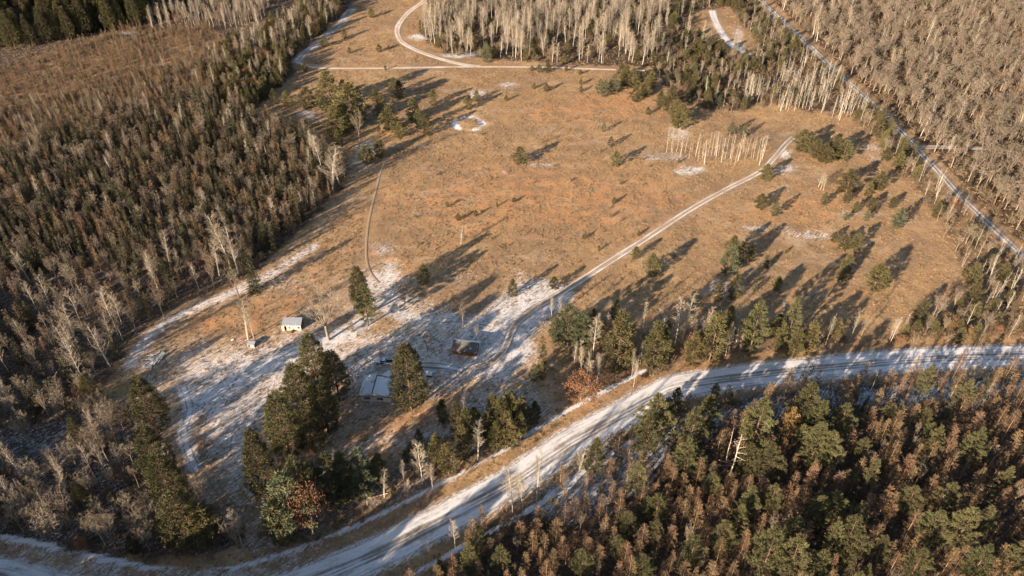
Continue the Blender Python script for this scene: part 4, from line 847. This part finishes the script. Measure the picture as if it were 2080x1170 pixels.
class BX:
    """adds boxes and slabs to one mesh"""
    def __init__(s): s.V=[]; s.F=[]; s.n=0
    def hexa(s, c8):
        s.V += [tuple(c) for c in c8]; n = s.n
        s.F += [(n+0,n+3,n+2,n+1),(n+4,n+5,n+6,n+7),(n+0,n+1,n+5,n+4),(n+1,n+2,n+6,n+5),(n+2,n+3,n+7,n+6),(n+3,n+0,n+4,n+7)]; s.n += 8; return s
    def box(s, x0, x1, y0, y1, z0, z1): return s.hexa([(x0,y0,z0),(x1,y0,z0),(x1,y1,z0),(x0,y1,z0),(x0,y0,z1),(x1,y0,z1),(x1,y1,z1),(x0,y1,z1)])
    def slab(s, a, b, c, d, t):
        """sheet with corners a b c d (seen from above, anticlockwise) and thickness t downwards"""
        q = [a,b,c,d]; return s.hexa([(p[0],p[1],p[2]-t) for p in q]+q)
    def prism(s, tri, y0, y1):
        n = s.n; s.V += [(x, y0, z) for x, z in tri]+[(x, y1, z) for x, z in tri]; s.F += [(n,n+1,n+2),(n+5,n+4,n+3),(n,n+3,n+4,n+1),(n+1,n+4,n+5,n+2),(n+2,n+5,n+3,n)]; s.n += 6; return s
    def make(s, name, mat, parent, bev=0, sub=0):
        me = bpy.data.meshes.new(name); me.from_pydata(s.V, [], s.F); me.materials.append(mat); me.update(); o = link(name, me, parent)
        if bev: b = o.modifiers.new('bevel', 'BEVEL'); b.width = bev; b.segments = 2
        return o
def wall_x(b, x0, x1, y0, y1, z0, z1, holes):
    """wall standing along x, thickness y0..y1, with openings (xa, xb, za, zb)"""
    cur = x0
    for xa, xb, za, zb in sorted(holes):
        b.box(cur, xa, y0, y1, z0, z1)
        if za > z0: b.box(xa, xb, y0, y1, z0, za)
        if zb < z1: b.box(xa, xb, y0, y1, zb, z1)
        cur = xb
    b.box(cur, x1, y0, y1, z0, z1)
def place(A, B):
    """front left and front right ground corners in the photograph -> base, turn, width"""
    a = G(*A); b = G(*B); w = math.hypot(b[0]-a[0], b[1]-a[1]); return (a[0], a[1], gz(*a)-.05), math.atan2(b[1]-a[1], b[0]-a[0]), w
# --- the house
loc, rz, W = place((734,815), (794.5,818)); D = 7.2; hz = 2.5; rx = W*.42; rh = 3.7
hs = empty('abandoned_house', loc, rz); tag(hs, 'derelict house with sagging snow covered gable roof and two dark window openings', 'house')
b = BX(); holes = [(.9,2.5,.85,1.65), (4.5,6.1,.75,1.55)]
wall_x(b, 0, W, 0, .18, 0, hz, holes); wall_x(b, 0, W, D-.18, D, 0, hz, []); b.box(0, .18, .18, D-.18, 0, hz); b.box(W-.18, W, .18, D-.18, 0, hz)
b.prism([(0,hz),(W,hz),(rx,rh)], .02, .16); b.prism([(0,hz),(W,hz),(rx,rh)], D-.16, D-.02); b.make('wall', M['w_house'], hs)
b = BX(); b.box(.18, W-.18, .18, D-.18, .02, .12); b.box(.18, W-.18, 1.8, 1.9, .12, hz-.05); b.make('floor', M['dark'], hs)  # floor plus an upright near-black sheet imitating the unlit inside behind the windows
for xa, xb, za, zb in holes:
    b = BX(); b.box(xa-.08, xb+.08, -.05, .0-.003, zb, zb+.09); b.box(xa-.08, xb+.08, -.09, -.003, za-.09, za); b.box(xa-.08, xa, -.05, -.003, za, zb); b.box(xb, xb+.08, -.05, -.003, za, zb); b.box((xa+xb)/2-.03, (xa+xb)/2+.03, .03, .08, za, zb)
    b.make('window_frame', M['trim'], hs)
b = BX(); N = 8
for i in range(N):
    y0 = -.2+(D+.55)*i/N; y1 = -.2+(D+.55)*(i+1)/N; sg = lambda y: -.28*math.sin(math.pi*min(1,max(0,y/D)))+.05*math.sin(y*2.1)
    b.slab((-.45,y0,hz-.15+sg(y0)*.3),(rx-.10,y0,rh-.05+sg(y0)),(rx-.10,y1,rh-.05+sg(y1)),(-.45,y1,hz-.15+sg(y1)*.3),.12)
b.make('roof', M['r_house'], hs)
b = BX()
for i in range(N):
    y0 = -.2+(D-.75)*i/N; y1 = -.2+(D-.75)*(i+1)/N; sg = lambda y: -.10*math.sin(math.pi*min(1,max(0,y/D)))
    b.slab((rx-.02,y0,rh+.10+sg(y0)+.03*i*.6),(W+.5,y0,hz-.18),(W+.5,y1,hz-.18),(rx-.02,y1,rh+.10+sg(y1)+.03*(i+1)*.6),.14)
b.make('roof', M['r_house'], hs)['label'] = 'higher right half of the snow covered roof'
b = BX(); b.slab((rx-.14,-.25,rh+.16),(rx+.12,-.25,rh+.18),(rx+.12,D-.9,rh+.34),(rx-.14,D-.9,rh+.30),.30); b.make('ridge_gap_shade', M['w_dark'], hs)  # dark strip laid on top, painted shade of the gap along the broken ridge
b = BX(); b.box(-.5, W+.5, -.26, -.21, hz-.36, hz-.20); b.make('fascia_board', M['w_dark'], hs)
ang = -.7; ca, sa = math.cos(ang), math.sin(ang)
def wr(x, y, z): return (W*.64+x*ca-y*sa, D-1.6+x*sa+y*ca, z)
b = BX(); b.hexa([wr(-2.4,0,0),wr(2.6,0,0),wr(2.6,4,0),wr(-2.4,4,0),wr(-2.4,0,1.8),wr(2.6,0,1.8),wr(2.6,4,1.8),wr(-2.4,4,1.8)]); b.make('rear_wing_wall', M['w_house'], hs)
b = BX(); b.slab(wr(-2.9,-.3,1.75),wr(0,-.3,2.85),wr(0,4.3,2.7),wr(-2.9,4.3,1.75),.1); b.slab(wr(0.02,-.3,2.88),wr(3.1,-.3,1.75),wr(3.1,4.3,1.75),wr(0.02,4.3,2.73),.1); b.make('rear_wing_roof', M['r_house'], hs)
# --- rusty shed with metal roof
def gable_hut(name, label, A, B, D, hz, rise, wall, roof, back, ov=.25, holes=(), frames=True, split=.5, side=None):
    loc, rz, W = place(A, B); r = empty(name, loc, rz); tag(r, label, 'shed'); ry = D*split
    b = BX(); wall_x(b, 0, W, 0, .1, 0, hz, list(holes)); b.box(0, W, D-.1, D, 0, hz); b.make('wall', wall, r)
    b = BX(); b.box(.003,.1,.1,D-.1,0,hz); b.box(W-.1,W-.003,.1,D-.1,0,hz)
    for x0 in (.012, W-.092):
        n = b.n; b.V += [(x0,.02,hz),(x0,D-.02,hz),(x0,ry,hz+rise),(x0+.08,.02,hz),(x0+.08,D-.02,hz),(x0+.08,ry,hz+rise)]; b.F += [(n,n+2,n+1),(n+3,n+4,n+5),(n,n+1,n+4,n+3),(n+1,n+2,n+5,n+4),(n+2,n,n+3,n+5)]; b.n += 6
    b.make('end_wall', side or wall, r)  # end walls take a separate, darker material where side is given
    b = BX(); b.box(.1, W-.1, .1, D-.1, .02, .08); b.box(.1, W-.1, D*.45, D*.45+.05, .08, hz-.05); b.make('floor', M['dark'], r)  # floor and an upright near-black sheet, painted as interior shade behind the openings
    g = rise/ry; e = -ov*g
    b = BX(); b.slab((-ov,-ov,hz+e+.06),(W+ov,-ov,hz+e+.06),(W+ov,ry,hz+rise+.06),(-ov,ry,hz+rise+.06),.06); b.make('front_roof', roof, r)
    g2 = rise/(D-ry); b = BX(); b.slab((-ov,ry+.004,hz+rise+.075),(W+ov,ry+.004,hz+rise+.075),(W+ov,D+ov,hz-ov*g2+.06),(-ov,D+ov,hz-ov*g2+.06),.06); b.make('rear_roof', back, r)
    for xa, xb, za, zb in holes if frames else ():
        if za > .1:
            b = BX(); b.box(xa-.05,xb+.05,-.04,-.003,zb,zb+.06); b.box(xa-.05,xb+.05,-.06,-.003,za-.06,za); b.box(xa-.05,xa,-.04,-.003,za,zb); b.box(xb,xb+.05,-.04,-.003,za,zb); b.make('window_frame', M['trim'], r)
    return r, W
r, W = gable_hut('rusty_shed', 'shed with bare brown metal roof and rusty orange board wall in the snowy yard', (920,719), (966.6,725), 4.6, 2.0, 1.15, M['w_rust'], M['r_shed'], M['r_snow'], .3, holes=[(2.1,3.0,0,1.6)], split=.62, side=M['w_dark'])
b = BX(); b.box(2.05, 3.05, -.05, -.006, .05, 1.6); b.make('door', M['w_dark'], r)
b = BX(); b.box(-.3, W+.3, -.36, -.31, 1.66, 1.78); b.make('fascia_board', M['rustmetal'], r)
# --- white hut with open door
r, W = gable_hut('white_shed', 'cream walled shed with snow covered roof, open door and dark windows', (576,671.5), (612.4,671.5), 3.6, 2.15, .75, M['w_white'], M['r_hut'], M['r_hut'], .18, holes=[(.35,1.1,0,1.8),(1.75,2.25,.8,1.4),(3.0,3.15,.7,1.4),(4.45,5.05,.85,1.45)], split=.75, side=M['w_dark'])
b = BX(); n = b.n; a = 2.5; b.hexa([(.35,-.01,.05),(.35+.8*math.cos(a+.6),-.01-.8*abs(math.sin(a+.6)),.05),(.38+.8*math.cos(a+.6),.03-.8*abs(math.sin(a+.6)),.05),(.39,-.003,.05),(.35,-.01,1.8),(.35+.8*math.cos(a+.6),-.01-.8*abs(math.sin(a+.6)),1.8),(.38+.8*math.cos(a+.6),.03-.8*abs(math.sin(a+.6)),1.8),(.39,-.003,1.8)]); b.make('door', M['w_white'], r)
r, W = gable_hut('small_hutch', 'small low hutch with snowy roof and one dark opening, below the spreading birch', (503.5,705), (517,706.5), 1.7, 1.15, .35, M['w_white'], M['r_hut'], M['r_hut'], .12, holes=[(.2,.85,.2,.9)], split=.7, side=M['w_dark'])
r, W = gable_hut('small_hut', 'tiny snow topped hut peeking out right of the tall pine beside the house', (866,766), (877,767), 1.6, 1.0, .45, M['w_dark'], M['r_snow'], M['r_snow'], .15, split=.5)
r, W = gable_hut('hunting_blind', 'tiny dark hunting blind standing in the far upper left marsh', (205,80), (211,80), 1.8, 2.2, .3, M['w_dark'], M['w_dark'], M['w_dark'], .1, holes=[(.3,1.0,1.2,1.7)], frames=False)
# --- pickup
def cyl(name, mat, parent, c, r, w, seg=20):
    n = seg; a = np.linspace(0, 2*math.pi, n, endpoint=False); V = [(c[0]+r*math.cos(t), c[1]-w/2, c[2]+r*math.sin(t)) for t in a]+[(c[0]+r*math.cos(t), c[1]+w/2, c[2]+r*math.sin(t)) for t in a]
    F = [(i,(i+1)%n,n+(i+1)%n,n+i) for i in range(n)]+[tuple(range(n-1,-1,-1)), tuple(range(n,2*n))]
    me = bpy.data.meshes.new(name); me.from_pydata(V, [], F); me.materials.append(mat); me.update(); return link(name, me, parent)
c = G(780.5,737.5); tr = empty('pickup_truck', (c[0], c[1], gz(*c)-.02), math.radians(174)); tag(tr, 'old white pickup truck with open driver door and dark empty bed, parked behind the house', 'pickup truck')
# length along x (nose at +x), left side of the truck faces +y in its own frame
def profile(name, pts, y0, y1, mat, parent, bev=.05):
    n = len(pts); V = [(x,y0,z) for x,z in pts]+[(x,y1,z) for x,z in pts]; F = [tuple(range(n)), tuple(range(2*n-1,n-1,-1))]+[((i+1)%n,i,n+i,n+(i+1)%n) for i in range(n)]
    me = bpy.data.meshes.new(name); me.from_pydata(V, [], F); me.materials.append(mat); me.update(); o = link(name, me, parent); m_ = o.modifiers.new('bevel','BEVEL'); m_.width = bev; m_.segments = 2; return o
arch = lambda cx: [(cx+.46*math.cos(t), .42+.46*math.sin(t)) for t in np.linspace(0, math.pi, 7)]
low = [(2.65,.42),(2.68,.95),(2.55,1.08),(1.05,1.16),(1.05,.40)]; front = [(2.66,.42)]+[(2.68,.92),(2.5,1.08),(1.05,1.15),(1.05,.38)]+[(1.22,.42)]+arch(1.72)[::-1]
profile('hood_and_fenders', front, -.92, .92, M['paint'], tr)
profile('cab_body', [(1.04,.36),(1.04,1.16),(-.55,1.16),(-.55,.36)], -.92, .92, M['paint'], tr, .03)
profile('cab_glass', [(1.0,1.165),(.52,1.66),(-.42,1.68),(-.52,1.165)], -.80, .80, M['glass'], tr, .04)
profile('cab_roof', [(.55,1.665),(.50,1.76),(-.40,1.78),(-.47,1.685)], -.80, .80, M['paint'], tr, .04)
rear = [(-.56,.38),(-.56,1.12),(-2.65,1.12),(-2.65,.45),(-2.3,.42)]+arch(-1.75)[::-1]+[(-1.2,.40)]
for s in (-1, 1): profile('bed_side', rear, s*.92-(.10 if s > 0 else 0), s*.92+(.10 if s < 0 else 0), M['paint'], tr, .02)
b = BX(); b.box(-2.6,-.57,-.81,.81,.62,.68); b.make('bed_floor', M['blackp'], tr); b = BX(); b.box(-2.68,-2.60,-.81,.81,.5,1.12); b.make('tailgate', M['paint'], tr)
b = BX(); b.box(2.69,2.80,-.90,.90,.42,.60); b.make('bumper', M['rim'], tr); b = BX(); b.box(-2.80,-2.69,-.88,.88,.42,.58); b.make('bumper', M['rim'], tr)
b = BX(); b.box(2.68,2.71,-.55,.55,.66,.90); b.make('grille', M['blackp'], tr)
for s in (-1,1):
    b = BX(); b.box(2.67,2.71,s*.74-.13,s*.74+.13,.70,.88); b.make('headlight', M['lamp'], tr); b = BX(); b.box(-2.70,-2.66,s*.86-.05,s*.86+.05,.72,.98); b.make('tail_light', M['redl'], tr)
    b = BX(); b.box(.85,.97,s*1.02-.09,s*1.02+.09,1.16,1.30); b.make('wing_mirror', M['blackp'], tr)
    for x in (1.72,-1.75):
        w_ = cyl('wheel', M['rubber'], tr, (x, s*.83, .37), .37, .24); cyl('rim', M['rim'], w_, (x, s*.86, .37), .21, .22)
b = BX(); b.box(-.10,.98,.925,.93,.45,1.12); b.make('door_opening_shade', M['blackp'], tr)  # black plate on the solid cab side, painted shade for the open doorway
b = BX(); b.hexa([(.98,.93,.42),(.98,.99,.42),(.60,1.90,.42),(.56,1.86,.42),(.98,.93,1.14),(.98,.99,1.14),(.60,1.90,1.14),(.56,1.86,1.14)]); b.make('open_door', M['paint'], tr)
# --- collapsed shed: heap of boards under thin snow
c = G(318,735); cs = empty('collapsed_shed', (c[0], c[1], gz(*c)), .2); tag(cs, 'heap of pale splintered boards from a collapsed shed, left of the snowy lawn', 'collapsed shed')
rr = random.Random(5)
for i in range(34):
    L = rr.uniform(1.4, 4.6); a = rr.choice([.5,.9,1.2,-.1])+rr.uniform(-.35,.35); x = rr.uniform(-3.0,2.6); y = rr.uniform(-2.8,3.0); w = rr.uniform(.12,.4); z = .10+.45*math.exp(-(x*x+y*y)/6)*rr.random()+.02*i*.3; tl = rr.uniform(-.25,.30)
    d = np.array([math.cos(a),math.sin(a)]); nn = np.array([-d[1],d[0]])*w/2; p0 = np.array([x,y])-d*L/2; p1 = np.array([x,y])+d*L/2; z0, z1 = max(.06,z-tl*L/2), max(.06,z+tl*L/2)
    b = BX(); b.slab((*(p0-nn),z0),(*(p1-nn),z1),(*(p1+nn),z1),(*(p0+nn),z0),.05); b.make('board', M['board'] if rr.random()<.6 else M['board2'], cs)
for (x,y,a,L,w,z,tl) in ((-.8,-.6,.65,4.2,1.3,.35,.05),(1.3,1.2,1.1,3.2,1.0,.5,.12),(-1.8,.9,.9,3.4,.9,.3,-.06)):
    d = np.array([math.cos(a),math.sin(a)]); nn = np.array([-d[1],d[0]])*w/2; p0 = np.array([x,y])-d*L/2; p1 = np.array([x,y])+d*L/2
    b = BX(); b.slab((*(p0-nn),z-tl),(*(p1-nn),z+tl*3),(*(p1+nn),z+tl*3+.2),(*(p0+nn),z-tl+.2),.06); b.make('roof_panel', M['r_hut'], cs)
def panel(name, px, py, w, d, rz, tilt, mat, label, cat):
    c = G(px, py); b = BX(); b.slab((-w/2,-d/2,.05),(w/2,-d/2,.05),(w/2,d/2,.05+tilt),(-w/2,d/2,.05+tilt),.04); o = b.make(name, mat, None); o.location = (c[0],c[1],gz(*c)+.05); o.rotation_euler = (0,0,rz); tag(o, label, cat)
panel('scrap_sheet', 280, 812, 1.5, .8, .3, .35, M['r_snow'], 'small white scrap sheet lying in the brown grass left of the tall pine row', 'scrap sheet')
panel('scrap_sheet', 472, 692, .9, .5, .7, .25, M['r_snow'], 'small pale scrap sheet in the rough grass left of the small hutch', 'scrap sheet')
def log(A, B, r0, r1, label, z=.22):
    a, b_ = G(*A), G(*B); s = TM(5); s.tube([(a[0],a[1],gz(*a)+z),((a[0]+b_[0])/2,(a[1]+b_[1])/2,gz(*a)+z*1.4),(b_[0],b_[1],gz(*b_)+z)], r0, r1, 7)
    o = link('fallen_log', mesh_from('fallen_log', np.vstack(s.TV), [np.vstack(s.TF)], [M['deadwood']], smooth_=True)); tag(o, label, 'log')
log((745,1013),(812,997),.16,.10,'pale fallen log lying in the brush above the road verge'); log((1310,705),(1350,728),.12,.07,'pale fallen trunk leaning low among the roadside birches', .6)
log((1455,940),(1415,960),.14,.06,'dark fallen trunk on the snow between the lower right pines', .4)
c = G(594,675); jb = empty('rusty_barrel', (c[0], c[1], gz(*c)), 0); tag(jb, 'rusty red barrel lying in front of the cream walled shed', 'barrel')
o = cyl('drum', M['rustmetal'], jb, (0,0,.32), .32, .9); o = cyl('lid', M['blackp'], jb, (0,-.46,.32), .27, .04)
